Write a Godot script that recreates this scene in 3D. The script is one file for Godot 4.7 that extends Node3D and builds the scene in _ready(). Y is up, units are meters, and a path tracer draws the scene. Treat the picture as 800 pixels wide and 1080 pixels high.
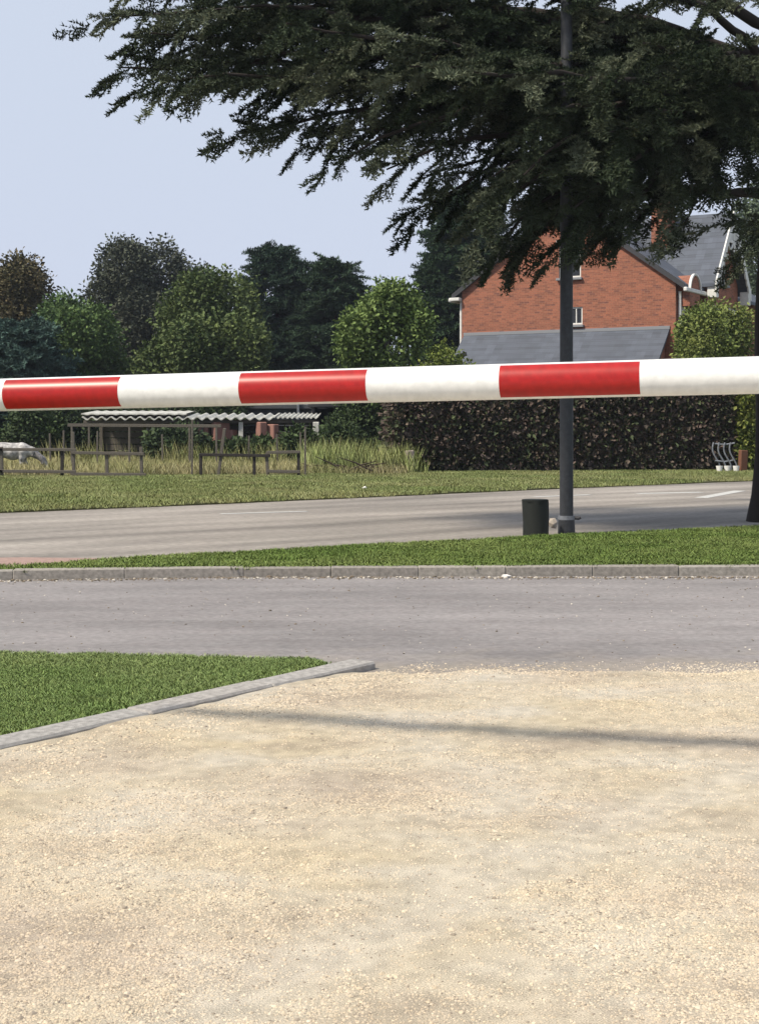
extends Node3D
# Lengths are metres. X runs to the right, y up; depth d is the distance in front of the camera, z = -d.

var M := {}
var used := {}
var rg := RandomNumberGenerator.new()

# ---------------------------------------------------------------- mesh building
class Shape:
	var v := PackedVector3Array()
	var n := PackedVector3Array()
	var c := PackedColorArray()
	var tint := Color.WHITE

	func tri(a: Vector3, b: Vector3, d: Vector3) -> void:
		var k := (d - a).cross(b - a).normalized()
		v.append(a); v.append(b); v.append(d)
		n.append(k); n.append(k); n.append(k)
		c.append(tint); c.append(tint); c.append(tint)

	func trin(a: Vector3, b: Vector3, d: Vector3, na: Vector3, nb: Vector3, nd: Vector3) -> void:
		v.append(a); v.append(b); v.append(d)
		n.append(na); n.append(nb); n.append(nd)
		c.append(tint); c.append(tint); c.append(tint)

	func quad(a: Vector3, b: Vector3, d: Vector3, e: Vector3) -> void:
		tri(a, b, d)
		tri(a, d, e)

	# a face turned so that it looks away from a point inside the body
	func out(pts: Array, inside: Vector3) -> void:
		for i in range(1, pts.size() - 1):
			var a: Vector3 = pts[0]
			var b: Vector3 = pts[i]
			var d: Vector3 = pts[i + 1]
			if (d - a).cross(b - a).dot((a + b + d) / 3.0 - inside) < 0.0:
				tri(a, d, b)
			else:
				tri(a, b, d)

	# a box with chamfered edges, in the frame t
	func box(t: Transform3D, size: Vector3, bev: float) -> void:
		var h := size * 0.5
		var b := minf(bev, minf(h.x, minf(h.y, h.z)) * 0.9)
		var o := t.origin
		if b <= 0.0:
			b = 0.0
		for ax in 3:
			var i := (ax + 1) % 3
			var j := (ax + 2) % 3
			for s in [-1.0, 1.0]:
				var f := []
				for q in [[-1.0, -1.0], [1.0, -1.0], [1.0, 1.0], [-1.0, 1.0]]:
					var p := Vector3.ZERO
					p[ax] = s * h[ax]
					p[i] = q[0] * (h[i] - b)
					p[j] = q[1] * (h[j] - b)
					f.append(t * p)
				out(f, o)
		if b <= 0.0:
			return
		for ax in 3:
			var i := (ax + 1) % 3
			var j := (ax + 2) % 3
			for s1 in [-1.0, 1.0]:
				for s2 in [-1.0, 1.0]:
					var f := []
					for e in [[-1.0, 0], [1.0, 0], [1.0, 1], [-1.0, 1]]:
						var p := Vector3.ZERO
						p[ax] = e[0] * (h[ax] - b)
						p[i] = s1 * (h[i] - (b if e[1] == 1 else 0.0))
						p[j] = s2 * (h[j] - (0.0 if e[1] == 1 else b))
						f.append(t * p)
					out(f, o)
		for sx in [-1.0, 1.0]:
			for sy in [-1.0, 1.0]:
				for sz in [-1.0, 1.0]:
					out([t * Vector3(sx * h.x, sy * (h.y - b), sz * (h.z - b)), t * Vector3(sx * (h.x - b), sy * h.y, sz * (h.z - b)), t * Vector3(sx * (h.x - b), sy * (h.y - b), sz * h.z)], o)

	# a tapered tube along points, with closed ends
	func tube(pts: PackedVector3Array, rad: PackedFloat32Array, sides: int, rough := 0.0, sd := 0) -> void:
		var rings := []
		var norms := []
		var m := pts.size()
		var last := Vector3.RIGHT
		for i in m:
			var d := (pts[mini(i + 1, m - 1)] - pts[maxi(i - 1, 0)]).normalized()
			if i == 0:
				last = d.cross(Vector3(0.31, 0.2, 0.93)).normalized()
				if absf(d.dot(Vector3(0.31, 0.2, 0.93).normalized())) > 0.95:
					last = d.cross(Vector3.RIGHT).normalized()
			var side := (last - d * last.dot(d)).normalized()
			last = side
			var up := d.cross(side)
			var ring := PackedVector3Array()
			var nr := PackedVector3Array()
			for k in sides:
				var an := TAU * k / sides
				var w := side * cos(an) + up * sin(an)
				var r := rad[i]
				if rough > 0.0:
					r *= 1.0 + rough * sin(k * 2.7 + i * 0.35 + sd) * cos(k * 1.3 + i * 0.83 + sd * 0.7)
				ring.append(pts[i] + w * r)
				nr.append(w)
			rings.append(ring)
			norms.append(nr)
		for i in m - 1:
			for k in sides:
				var l := (k + 1) % sides
				trin(rings[i][k], rings[i + 1][k], rings[i + 1][l], norms[i][k], norms[i + 1][k], norms[i + 1][l])
				trin(rings[i][k], rings[i + 1][l], rings[i][l], norms[i][k], norms[i + 1][l], norms[i][l])
		for k in range(1, sides - 1):
			tri(rings[0][0], rings[0][k], rings[0][k + 1])
			tri(rings[m - 1][0], rings[m - 1][k + 1], rings[m - 1][k])

	# a body with the flat outline poly (x, y), pushed along z from z0 to z1
	func prism(poly: PackedVector2Array, z0: float, z1: float, t: Transform3D) -> void:
		var ix := Geometry2D.triangulate_polygon(poly)
		var mid := Vector2.ZERO
		for p in poly:
			mid += p / poly.size()
		var area := 0.0
		for i in poly.size():
			area += poly[i].cross(poly[(i + 1) % poly.size()])
		for i in range(0, ix.size(), 3):
			var a := poly[ix[i]]
			var b := poly[ix[i + 1]]
			var d := poly[ix[i + 2]]
			var cin := t * Vector3(mid.x, mid.y, (z0 + z1) * 0.5)
			for z in [z0, z1]:
				var far_in := t * Vector3(a.x, a.y, (z0 + z1) * 0.5)
				out([t * Vector3(a.x, a.y, z), t * Vector3(b.x, b.y, z), t * Vector3(d.x, d.y, z)], far_in)
		for i in poly.size():
			var a := poly[i]
			var b := poly[(i + 1) % poly.size()]
			var nn := Vector2(b.y - a.y, a.x - b.x) * signf(area)
			var q := (a + b) * 0.5 - nn.normalized() * 0.001
			out([t * Vector3(a.x, a.y, z0), t * Vector3(b.x, b.y, z0), t * Vector3(b.x, b.y, z1), t * Vector3(a.x, a.y, z1)], t * Vector3(q.x, q.y, (z0 + z1) * 0.5))

	func mesh(m: Material) -> ArrayMesh:
		var a := []
		a.resize(Mesh.ARRAY_MAX)
		a[Mesh.ARRAY_VERTEX] = v
		a[Mesh.ARRAY_NORMAL] = n
		a[Mesh.ARRAY_COLOR] = c
		var am := ArrayMesh.new()
		am.add_surface_from_arrays(Mesh.PRIMITIVE_TRIANGLES, a)
		am.surface_set_material(0, m)
		return am

func P(x: float, y: float, d: float) -> Vector3:
	return Vector3(x, y, -d)

func numbered(called: String) -> String:
	if not used.has(called):
		used[called] = 0
		return called
	used[called] += 1
	return "%s_%03d" % [called, used[called]]

func tag(o: Node3D, label := "", category := "", group := "", kind := "") -> Node3D:
	if label: o.set_meta("label", label)
	if category: o.set_meta("category", category)
	if group: o.set_meta("group", group)
	if kind: o.set_meta("kind", kind)
	return o

func thing(called: String, label: String, category: String, at := Vector3.ZERO, turn := 0.0, group := "") -> Node3D:
	var o := Node3D.new()
	o.name = numbered(called)
	add_child(o, true)
	o.position = at
	o.rotation.y = turn
	return tag(o, label, category, group)

func put(called: String, me: Mesh, parent: Node = null, at := Transform3D.IDENTITY) -> MeshInstance3D:
	var o := MeshInstance3D.new()
	o.mesh = me
	o.transform = at
	o.cast_shadow = GeometryInstance3D.SHADOW_CASTING_SETTING_ON
	if parent == null:
		o.name = numbered(called)
		add_child(o, true)
	else:
		o.name = called
		parent.add_child(o, true)
	return o

func part(called: String, s: Shape, m: Material, parent: Node = null) -> MeshInstance3D:
	return put(called, s.mesh(m), parent)

func box_part(called: String, at: Vector3, size: Vector3, m: Material, parent: Node, bev := 0.01, turn := Basis.IDENTITY) -> MeshInstance3D:
	var s := Shape.new()
	s.box(Transform3D(turn, at), size, bev)
	return part(called, s, m, parent)

func scatter(called: String, me: Mesh, where: Array, tint: PackedColorArray, parent: Node = null) -> MultiMeshInstance3D:
	var mm := MultiMesh.new()
	mm.transform_format = MultiMesh.TRANSFORM_3D
	mm.use_colors = true
	mm.mesh = me
	mm.instance_count = where.size()
	for i in where.size():
		mm.set_instance_transform(i, where[i])
		mm.set_instance_color(i, tint[i])
	var o := MultiMeshInstance3D.new()
	o.multimesh = mm
	if parent == null:
		o.name = numbered(called)
		add_child(o, true)
	else:
		o.name = called
		parent.add_child(o, true)
	return o

# ---------------------------------------------------------------- textures and materials
func noise_bytes(sd: int, freq: float, size: int, kind := FastNoiseLite.TYPE_SIMPLEX_SMOOTH, oct := 3) -> PackedByteArray:
	var f := FastNoiseLite.new()
	f.seed = sd
	f.frequency = freq
	f.noise_type = kind
	f.fractal_octaves = oct
	var im := f.get_seamless_image(size, size)
	im.convert(Image.FORMAT_L8)
	return im.get_data()

# a neutral grain texture around the given mean, used as a multiplier of a thing's own colour
func grain(sd: int, size: int, mean: float, fine: float, coarse: float, ff := 0.25, fc := 0.03) -> Image:
	var a := noise_bytes(sd, ff, size, FastNoiseLite.TYPE_SIMPLEX_SMOOTH, 2)
	var b := noise_bytes(sd + 7, fc, size)
	var o := PackedByteArray()
	o.resize(size * size)
	for i in size * size:
		o[i] = int(clampf(mean + (a[i] / 255.0 - 0.5) * fine + (b[i] / 255.0 - 0.5) * coarse, 0.0, 1.0) * 255.0)
	return Image.create_from_data(size, size, false, Image.FORMAT_L8, o)

func tex(im: Image) -> ImageTexture:
	im.convert(Image.FORMAT_RGB8)
	return ImageTexture.create_from_image(im)

func bump(im: Image, strength: float) -> ImageTexture:
	var k: Image = im.duplicate()
	k.convert(Image.FORMAT_RGBA8)
	k.bump_map_to_normal_map(strength)
	return ImageTexture.create_from_image(k)

func lin(r: float, g: float, b: float) -> Color:
	return Color(r, g, b).linear_to_srgb()

# colour in linear values; if im is given it is laid over all three planes, one repeat for every `span` metres
func mat(r: float, g: float, b: float, rough := 0.8, im: Image = null, span := 1.0, nrm := 0.0, vc := false, world := true) -> StandardMaterial3D:
	var m := StandardMaterial3D.new()
	m.albedo_color = lin(r, g, b)
	m.roughness = rough
	m.metallic_specular = 0.4
	m.vertex_color_use_as_albedo = vc
	if im != null:
		m.albedo_texture = tex(im.duplicate())
		m.uv1_triplanar = true
		m.uv1_world_triplanar = world
		m.uv1_scale = Vector3.ONE / span
		if nrm > 0.0:
			m.normal_enabled = true
			m.normal_texture = bump(im, nrm)
			m.normal_scale = 1.0
	return m

func leaf_mat(back := 0.3) -> StandardMaterial3D:
	var m := StandardMaterial3D.new()
	m.albedo_color = Color.WHITE
	m.vertex_color_use_as_albedo = true
	m.roughness = 0.65
	m.metallic_specular = 0.3
	m.cull_mode = BaseMaterial3D.CULL_DISABLED
	if back > 0.0:
		m.backlight_enabled = true
		m.backlight = Color(back, back * 1.05, back * 0.5)
	return m

func make_brick_image() -> Image:
	# courses far too fine to tell apart from the road: mottled red clay with pale joints
	var w := 512
	var tone := noise_bytes(91, 0.05, w)
	var im := Image.create(w, w, false, Image.FORMAT_RGB8)
	var r := RandomNumberGenerator.new()
	r.seed = 5
	var rows := 32
	var cols := 10
	var shade := []
	for y in rows:
		var line := []
		for x in cols + 1:
			line.append(r.randf())
		shade.append(line)
	for y in w:
		var row := y * rows / w
		var fy := fmod(float(y) * rows / w, 1.0)
		for x in w:
			var fx := fmod(float(x) * cols / w + (0.5 if row % 2 == 1 else 0.0), float(cols))
			var k: float = shade[row][int(fx)]
			var t: float = tone[y * w + x] / 255.0
			var base := Color(0.48 + 0.12 * k, 0.31 + 0.07 * k, 0.25 + 0.05 * k)
			if k > 0.9:
				base = Color(0.44, 0.29, 0.25)
			base = base * (0.9 + 0.2 * t)
			if fy < 0.12 or fmod(fx, 1.0) < 0.045:
				base = Color(0.55, 0.42, 0.36)
			im.set_pixel(x, y, base)
	return im

func make_slate_image() -> Image:
	var w := 512
	var im := Image.create(w, w, false, Image.FORMAT_RGB8)
	var r := RandomNumberGenerator.new()
	r.seed = 8
	var shade := []
	for i in 16 * 12:
		shade.append(r.randf())
	for y in w:
		var row := y * 16 / w
		var fy := fmod(y * 16.0 / w, 1.0)
		for x in w:
			var fx := fmod(x * 11.0 / w + (0.5 if row % 2 == 1 else 0.0), 11.0)
			var k: float = shade[row * 12 + int(fx)]
			var g := 0.40 + 0.09 * k
			if fy < 0.1:
				g *= 0.82
			im.set_pixel(x, y, Color(g * 0.95, g * 1.0, g * 1.09))
	return im

func materials() -> void:
	var fine := grain(11, 512, 0.86, 0.26, 0.14, 0.30, 0.02)
	var stone := grain(12, 512, 0.82, 0.30, 0.22, 0.16, 0.03)
	var wood := grain(13, 256, 0.78, 0.35, 0.25, 0.2, 0.03)
	var dirt := grain(14, 1024, 0.84, 0.60, 0.16, 0.30, 0.012)
	M.asphalt = mat(1, 1, 1, 0.93, fine, 0.9, 0.8, true)
	M.far_asphalt = mat(1, 1, 1, 0.93, fine, 1.7, 0.5, true)
	M.gravel = mat(1, 1, 1, 0.96, dirt, 1.7, 4.0, true)
	M.pebble = mat(1, 1, 1, 0.9, null, 1, 0, true)
	M.soil = mat(0.15, 0.155, 0.07, 0.97, stone, 1.5, 1.0)
	M.lawn_soil = mat(0.16, 0.235, 0.075, 0.97, stone, 0.5, 1.0)
	M.concrete = mat(1, 1, 1, 0.92, grain(15, 512, 0.84, 0.30, 0.26, 0.2, 0.02), 0.6, 1.2, true)
	M.paint_line = mat(0.62, 0.62, 0.60, 0.8, fine, 0.7, 0.4)
	M.red_path = mat(0.42, 0.29, 0.25, 0.93, fine, 1.2, 0.5)
	M.grass = leaf_mat(0.25)
	M.leaf = leaf_mat(0.22)
	M.needle = leaf_mat(0.06)
	M.needle.metallic_specular = 0.12
	M.needle.roughness = 0.8
	M.bark = mat(0.075, 0.055, 0.042, 0.95, stone, 0.5, 2.5)
	M.cedar_bark = mat(0.042, 0.033, 0.028, 0.95, stone, 0.35, 3.0)
	M.birch_bark = mat(0.55, 0.54, 0.52, 0.85, grain(17, 256, 0.6, 0.3, 0.8, 0.1, 0.06), 0.8, 1.0)
	M.weathered = mat(0.19, 0.17, 0.145, 0.92, wood, 0.3, 1.5)
	M.dark_wood = mat(0.055, 0.048, 0.045, 0.92, wood, 0.3, 1.5)
	M.brick = mat(1, 1, 1, 0.9)
	M.brick.albedo_texture = tex(make_brick_image())
	M.brick.uv1_triplanar = true
	M.brick.uv1_scale = Vector3.ONE / 2.4
	M.slate = mat(0.50, 0.52, 0.56, 0.7)
	M.slate.albedo_texture = tex(make_slate_image())
	M.slate.uv1_triplanar = true
	M.slate.uv1_scale = Vector3.ONE / 4.0
	M.white_paint = mat(0.72, 0.72, 0.70, 0.6, grain(19, 256, 0.93, 0.08, 0.1, 0.1, 0.02), 1.5)
	M.dark_trim = mat(0.035, 0.036, 0.042, 0.6)
	M.lead = mat(0.20, 0.21, 0.23, 0.6)
	M.glass = mat(0.02, 0.022, 0.026, 0.08)
	M.boom_white = mat(0.79, 0.795, 0.785, 0.4, grain(21, 512, 0.94, 0.05, 0.12, 0.25, 0.02), 0.6)
	M.boom_white.clearcoat_enabled = true
	M.boom_white.clearcoat = 0.35
	M.boom_white.clearcoat_roughness = 0.25
	M.boom_red = mat(0.42, 0.011, 0.010, 0.36, grain(22, 512, 0.90, 0.08, 0.2, 0.25, 0.02), 0.5)
	M.boom_red.clearcoat_enabled = true
	M.boom_red.clearcoat = 0.15
	M.boom_red.clearcoat_roughness = 0.4
	M.pole_paint = mat(0.042, 0.046, 0.054, 0.5, grain(23, 256, 0.85, 0.15, 0.25, 0.1, 0.02), 0.6, 0.4)
	M.dark_plastic = mat(0.015, 0.019, 0.016, 0.75, stone, 0.4, 1.2)
	M.galvanised = mat(0.30, 0.32, 0.36, 0.45, grain(24, 256, 0.85, 0.15, 0.3, 0.08, 0.02), 0.6)
	M.galvanised.metallic = 0.4
	M.fibre_white = mat(0.62, 0.62, 0.58, 0.8, grain(25, 256, 0.86, 0.14, 0.28, 0.08, 0.015), 1.6)
	M.pink_brick = mat(0.40, 0.21, 0.17, 0.9, stone, 0.5, 1.5)
	M.grey_wall = mat(0.13, 0.14, 0.155, 0.85, stone, 1.2, 0.8)
	M.tarred_board = mat(0.15, 0.14, 0.13, 0.92, wood, 0.4, 1.2)
	M.rust = mat(0.22, 0.10, 0.06, 0.9, stone, 0.3, 1.5)
	M.pony = mat(1, 1, 1, 0.8, grain(27, 256, 0.85, 0.15, 0.35, 0.06, 0.02), 0.7, 0.5, true)

# ---------------------------------------------------------------- ground
var n_big := FastNoiseLite.new()
var n_mid := FastNoiseLite.new()
var n_fine := FastNoiseLite.new()

func ground_noise() -> void:
	n_big.seed = 3; n_big.frequency = 0.35; n_big.fractal_octaves = 3
	n_mid.seed = 4; n_mid.frequency = 1.6; n_mid.fractal_octaves = 3
	n_fine.seed = 5; n_fine.frequency = 7.0; n_fine.fractal_octaves = 2

# height of the loose stone surface; it thins out and dips under the tarmac along a ragged line
func gravel_y(x: float, d: float) -> float:
	var edge := 9.12 + 0.10 * n_mid.get_noise_2d(x * 1.3, 3.0) + 0.08 * n_big.get_noise_2d(x * 2.0, 9.0)
	var y := 0.034 + 0.018 * n_big.get_noise_2d(x, d) + 0.010 * n_mid.get_noise_2d(x, d) + 0.003 * n_fine.get_noise_2d(x, d)
	y -= 0.009 * track(x, d)
	# under the lawn beyond the kerb the stone bed lies lower
	y -= 0.10 * smoothstep(-0.02, 0.06, -0.803 * (x + 4.28) + 0.595 * (d - 3.60))
	return y - 0.075 * smoothstep(-0.3, 0.25, d - edge)

# how far a spot lies in one of the two wheel tracks that swing from the near left to the right
func track(x: float, d: float) -> float:
	var w := n_big.get_noise_2d(d * 0.7, 21.0) * 0.25
	var a := absf(x - (-1.0 + 0.62 * (d - 3.0) + 0.05 * (d - 3.0) * (d - 3.0)) + w)
	var b := absf(x - (0.7 + 0.62 * (d - 3.0) + 0.05 * (d - 3.0) * (d - 3.0)) + w)
	return clampf(1.25 - minf(a, b) / 0.22 + 0.5 * n_mid.get_noise_2d(x * 1.4, d * 1.4), 0.0, 1.0)

func gravel_tint(x: float, d: float) -> Color:
	var a := n_big.get_noise_2d(x * 1.4 + 40.0, d * 2.2)
	var b := n_mid.get_noise_2d(x * 0.5 - 17.0, d * 0.8 + 5.0)
	var base := Color(0.63, 0.552, 0.425)
	base = base.lerp(Color(0.62, 0.525, 0.365), clampf(a * 1.3, 0.0, 1.0))
	base = base.lerp(Color(0.56, 0.475, 0.385), clampf(-a * 1.3, 0.0, 1.0))
	base = base.lerp(Color(0.64, 0.585, 0.49), clampf(b * 1.5, 0.0, 0.9))
	base = base.lerp(Color(0.44, 0.37, 0.285), clampf(-b * 1.3 - 0.12, 0.0, 0.8))
	base = base.lerp(Color(0.66, 0.60, 0.50), 0.6 * track(x, d))
	return base

func asphalt_tint(x: float, d: float) -> Color:
	var s := n_mid.get_noise_2d(x * 0.22 + 3.0, d * 1.9)
	var p := n_big.get_noise_2d(x * 0.55, d * 1.3 + 30.0)
	var f := n_fine.get_noise_2d(x * 0.6, d * 1.5)
	var k := 0.285 * (1.0 + 0.20 * s + 0.20 * p + 0.10 * f)
	var dust := clampf(1.0 - absf(d - 9.1) / 0.7 + 0.7 * n_mid.get_noise_2d(x, d * 2.0), 0.0, 1.0) * 0.5
	return Color(k * 1.03, k * 0.965, k * 0.965).lerp(Color(0.42, 0.36, 0.28), dust)

func far_tint(x: float, d: float) -> Color:
	# u runs along the bend, w across it
	var u := x * 0.80 + d * 0.60
	var w := -x * 0.60 + d * 0.80
	var s := n_mid.get_noise_2d(u * 0.07, w * 0.55)
	var p := n_big.get_noise_2d(u * 0.25 + 11.0, w * 0.9)
	var f := n_fine.get_noise_2d(u * 0.5, w * 1.2)
	var k := 0.315 * (1.0 + 0.50 * s + 0.22 * p + 0.07 * f)
	return Color(k * 1.07, k * 0.975, k * 0.88)

func sheet(x0: float, x1: float, d0: float, d1: float, cell: float, yf: Callable, cf: Callable, m: Material) -> ArrayMesh:
	var nx := int(ceil((x1 - x0) / cell))
	var nd := int(ceil((d1 - d0) / cell))
	var v := PackedVector3Array()
	var n := PackedVector3Array()
	var c := PackedColorArray()
	var ix := PackedInt32Array()
	var hs := PackedFloat32Array()
	for j in nd + 1:
		for i in nx + 1:
			var x := x0 + (x1 - x0) * i / nx
			var d := d0 + (d1 - d0) * j / nd
			var y: float = yf.call(x, d)
			hs.append(y)
			v.append(P(x, y, d))
			c.append(cf.call(x, d))
	var w := nx + 1
	for j in nd + 1:
		for i in nx + 1:
			var hx := hs[j * w + mini(i + 1, nx)] - hs[j * w + maxi(i - 1, 0)]
			var hd := hs[mini(j + 1, nd) * w + i] - hs[maxi(j - 1, 0) * w + i]
			n.append(Vector3(-hx / (2.0 * cell), 1.0, hd / (2.0 * cell)).normalized())
			if i < nx and j < nd:
				var q := j * w + i
				ix.append_array([q, q + w, q + w + 1, q, q + w + 1, q + 1])
	var a := []
	a.resize(Mesh.ARRAY_MAX)
	a[Mesh.ARRAY_VERTEX] = v
	a[Mesh.ARRAY_NORMAL] = n
	a[Mesh.ARRAY_COLOR] = c
	a[Mesh.ARRAY_INDEX] = ix
	var am := ArrayMesh.new()
	am.add_surface_from_arrays(Mesh.PRIMITIVE_TRIANGLES, a)
	am.surface_set_material(0, m)
	return am

# a slab of ground with the outline poly (x, depth), top at y, sides going down
func slab(called: String, poly: PackedVector2Array, y: float, down: float, m: Material) -> MeshInstance3D:
	var s := Shape.new()
	var t := Transform3D(Basis(Vector3.RIGHT, Vector3(0, 0, -1), Vector3.UP), Vector3.ZERO)
	s.prism(poly, y - down, y, t)
	var o := part(called, s, m)
	tag(o, "", "", "", "structure")
	return o

func blade_patch(sd: int, n: int, size: float, h0: float, h1: float, w: float, lean: float) -> ArrayMesh:
	var r := RandomNumberGenerator.new()
	r.seed = sd
	var s := Shape.new()
	for i in n:
		var p := Vector3(r.randf_range(-0.5, 0.5) * size, 0, r.randf_range(-0.5, 0.5) * size)
		var an := r.randf() * TAU
		var side := Vector3(cos(an), 0, sin(an)) * w * r.randf_range(0.6, 1.2) * 0.5
		var ln := r.randf() * TAU
		var h := r.randf_range(h0, h1)
		var tip := p + Vector3(cos(ln) * lean * h, h, sin(ln) * lean * h)
		var mid := p.lerp(tip, 0.55) + Vector3(0, h * 0.10, 0)
		var k := r.randf_range(0.72, 1.25)
		s.tint = Color(k * r.randf_range(0.9, 1.15), k, k * r.randf_range(0.75, 1.1))
		var nn := Vector3(r.randf_range(-0.4, 0.4), 1, r.randf_range(-0.4, 0.4)).normalized()
		s.trin(p - side, mid - side * 0.8, mid + side * 0.8, nn, nn, nn)
		s.trin(p - side, mid + side * 0.8, p + side, nn, nn, nn)
		s.trin(mid - side * 0.8, tip, mid + side * 0.8, nn, nn, nn)
	return s.mesh(M.grass)

func grass_over(called: String, label: String, category: String, poly: PackedVector2Array, y: float, me: Mesh, n: int, col: Color, col2: Color, vary: float, scale0 := 0.8, scale1 := 1.25) -> void:
	var lo := poly[0]
	var hi := poly[0]
	for p in poly:
		lo = lo.min(p)
		hi = hi.max(p)
	var where := []
	var tint := PackedColorArray()
	var tries := 0
	while where.size() < n and tries < n * 30:
		tries += 1
		var p := Vector2(rg.randf_range(lo.x, hi.x), rg.randf_range(lo.y, hi.y))
		if not Geometry2D.is_point_in_polygon(p, poly):
			continue
		var s := rg.randf_range(scale0, scale1)
		where.append(Transform3D(Basis(Vector3.UP, rg.randf() * TAU).scaled(Vector3(1, s, 1)), P(p.x, y, p.y)))
		var k := clampf(0.5 + n_big.get_noise_2d(p.x * 0.8, p.y * 0.8) * 0.9 + n_mid.get_noise_2d(p.x * 0.7, p.y * 0.7) * 0.5 + rg.randf_range(-0.12, 0.12), 0.0, 1.0)
		var c := col.lerp(col2, k)
		var q := 1.0 + rg.randf_range(-vary, vary)
		tint.append(Color(c.r * q, c.g * q, c.b * q))
	tag(scatter(called, me, where, tint), label, category, "", "stuff")

func stone_mesh(sd: int) -> ArrayMesh:
	var r := RandomNumberGenerator.new()
	r.seed = sd
	var t := (1.0 + sqrt(5.0)) / 2.0
	var p := []
	for s in [Vector3(-1, t, 0), Vector3(1, t, 0), Vector3(-1, -t, 0), Vector3(1, -t, 0), Vector3(0, -1, t), Vector3(0, 1, t), Vector3(0, -1, -t), Vector3(0, 1, -t), Vector3(t, 0, -1), Vector3(t, 0, 1), Vector3(-t, 0, -1), Vector3(-t, 0, 1)]:
		p.append((s as Vector3).normalized() * r.randf_range(0.72, 1.2))
	var s := Shape.new()
	for f in [[0, 11, 5], [0, 5, 1], [0, 1, 7], [0, 7, 10], [0, 10, 11], [1, 5, 9], [5, 11, 4], [11, 10, 2], [10, 7, 6], [7, 1, 8], [3, 9, 4], [3, 4, 2], [3, 2, 6], [3, 6, 8], [3, 8, 9], [4, 9, 5], [2, 4, 11], [6, 2, 10], [8, 6, 7], [9, 8, 1]]:
		s.out([p[f[0]], p[f[1]], p[f[2]]], Vector3.ZERO)
	return s.mesh(M.pebble)

# stones of a kerb set end to end along a line from a to b (x, depth); the row's foot is at y0
func kerb(called: String, pts: PackedVector2Array, width: float, top: float, length: float, tints: Array, bev := 0.015) -> void:
	var root := Node3D.new()
	root.name = numbered(called)
	add_child(root, true)
	tag(root, "", "", "", "structure")
	for i in pts.size() - 1:
		var a := pts[i]
		var b := pts[i + 1]
		var n := maxi(1, int(round(a.distance_to(b) / length)))
		var dir := (b - a).normalized()
		for k in n:
			var p := a.lerp(b, (k + 0.5) / n)
			var ln := a.distance_to(b) / n - 0.002
			var x := Vector3(dir.x, 0, -dir.y)
			var t := Transform3D(Basis(x, Vector3.UP, x.cross(Vector3.UP)), P(p.x, top - 0.13 + rg.randf_range(-0.004, 0.004), p.y))
			t = t.rotated_local(Vector3.UP, rg.randf_range(-0.006, 0.006))
			t = t.rotated_local(Vector3.BACK, rg.randf_range(-0.004, 0.004))
			var s := Shape.new()
			var c: Color = tints[rg.randi() % tints.size()]
			s.tint = c * rg.randf_range(0.9, 1.08)
			s.box(Transform3D.IDENTITY, Vector3(ln, 0.26, width), bev)
			put("kerb_stone", s.mesh(M.concrete), root, t)

# ---------------------------------------------------------------- plants
# a loose bunch of leaves about one unit across
func leaf_clump(sd: int, n: int, leaf: float, rad: float) -> ArrayMesh:
	var r := RandomNumberGenerator.new()
	r.seed = sd
	var s := Shape.new()
	for i in n:
		var p := Vector3(r.randfn(), r.randfn(), r.randfn()) * rad * 0.5
		var dir := (p.normalized() + Vector3(r.randf_range(-0.8, 0.8), r.randf_range(-0.8, 0.5), r.randf_range(-0.8, 0.8))).normalized()
		var side := dir.cross(Vector3(r.randf_range(-1, 1), r.randf_range(-1, 1), r.randf_range(-1, 1))).normalized()
		var l := leaf * r.randf_range(0.7, 1.3)
		var w := l * r.randf_range(0.28, 0.40)
		var up := side.cross(dir)
		var k := r.randf_range(0.75, 1.25)
		s.tint = Color(k, k, k * r.randf_range(0.85, 1.1))
		var m := p + dir * l * 0.45
		s.tri(p, m + side * w + up * w * 0.3, p + dir * l)
		s.tri(p, p + dir * l, m - side * w + up * w * 0.3)
	return s.mesh(M.leaf)

# a flat spray of short needle tufts on thin twigs, one unit long along x
func needle_spray(sd: int, fans: int, tuft: float, wide: float) -> ArrayMesh:
	var r := RandomNumberGenerator.new()
	r.seed = sd
	var s := Shape.new()
	var twigs := [[Vector3.ZERO, Vector3(1, -0.10, r.randf_range(-0.06, 0.06))]]
	var side := 1.0
	for k in fans:
		var u := 0.08 + 0.86 * k / fans + r.randf_range(-0.02, 0.02)
		var o := Vector3(u, -0.10 * u, 0)
		var l := (wide * (1.0 - 0.65 * u)) * r.randf_range(0.65, 1.2)
		var an := side * r.randf_range(0.55, 1.0)
		twigs.append([o, o + Vector3(cos(an) * l, r.randf_range(-0.22, 0.10) * l, sin(an) * l)])
		side = -side
	for t in twigs:
		var a: Vector3 = t[0]
		var b: Vector3 = t[1]
		var d := (b - a).normalized()
		var q := d.cross(Vector3.UP).normalized()
		var e := q.cross(d)
		s.tint = Color(0.9, 0.7, 0.55)
		s.tri(a + q * 0.007, b, a - q * 0.007)
		s.tri(a + e * 0.007, b, a - e * 0.007)
		var ln := a.distance_to(b)
		var m := maxi(3, int(ln / (tuft * 0.62)))
		for i in m:
			var p := a.lerp(b, (i + 0.6) / m)
			for j in 4:
				var w := (q * r.randf_range(-1, 1) + e * r.randf_range(-0.6, 1) + d * r.randf_range(0.1, 0.9)).normalized()
				var l := tuft * r.randf_range(0.7, 1.25)
				var x := w.cross(Vector3(r.randf_range(-1, 1), r.randf_range(-1, 1), r.randf_range(-1, 1))).normalized() * l * 0.2
				var k := r.randf_range(0.7, 1.3)
				s.tint = Color(k, k, k)
				s.tri(p - x, p + w * l, p + x)
	return s.mesh(M.needle)

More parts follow.
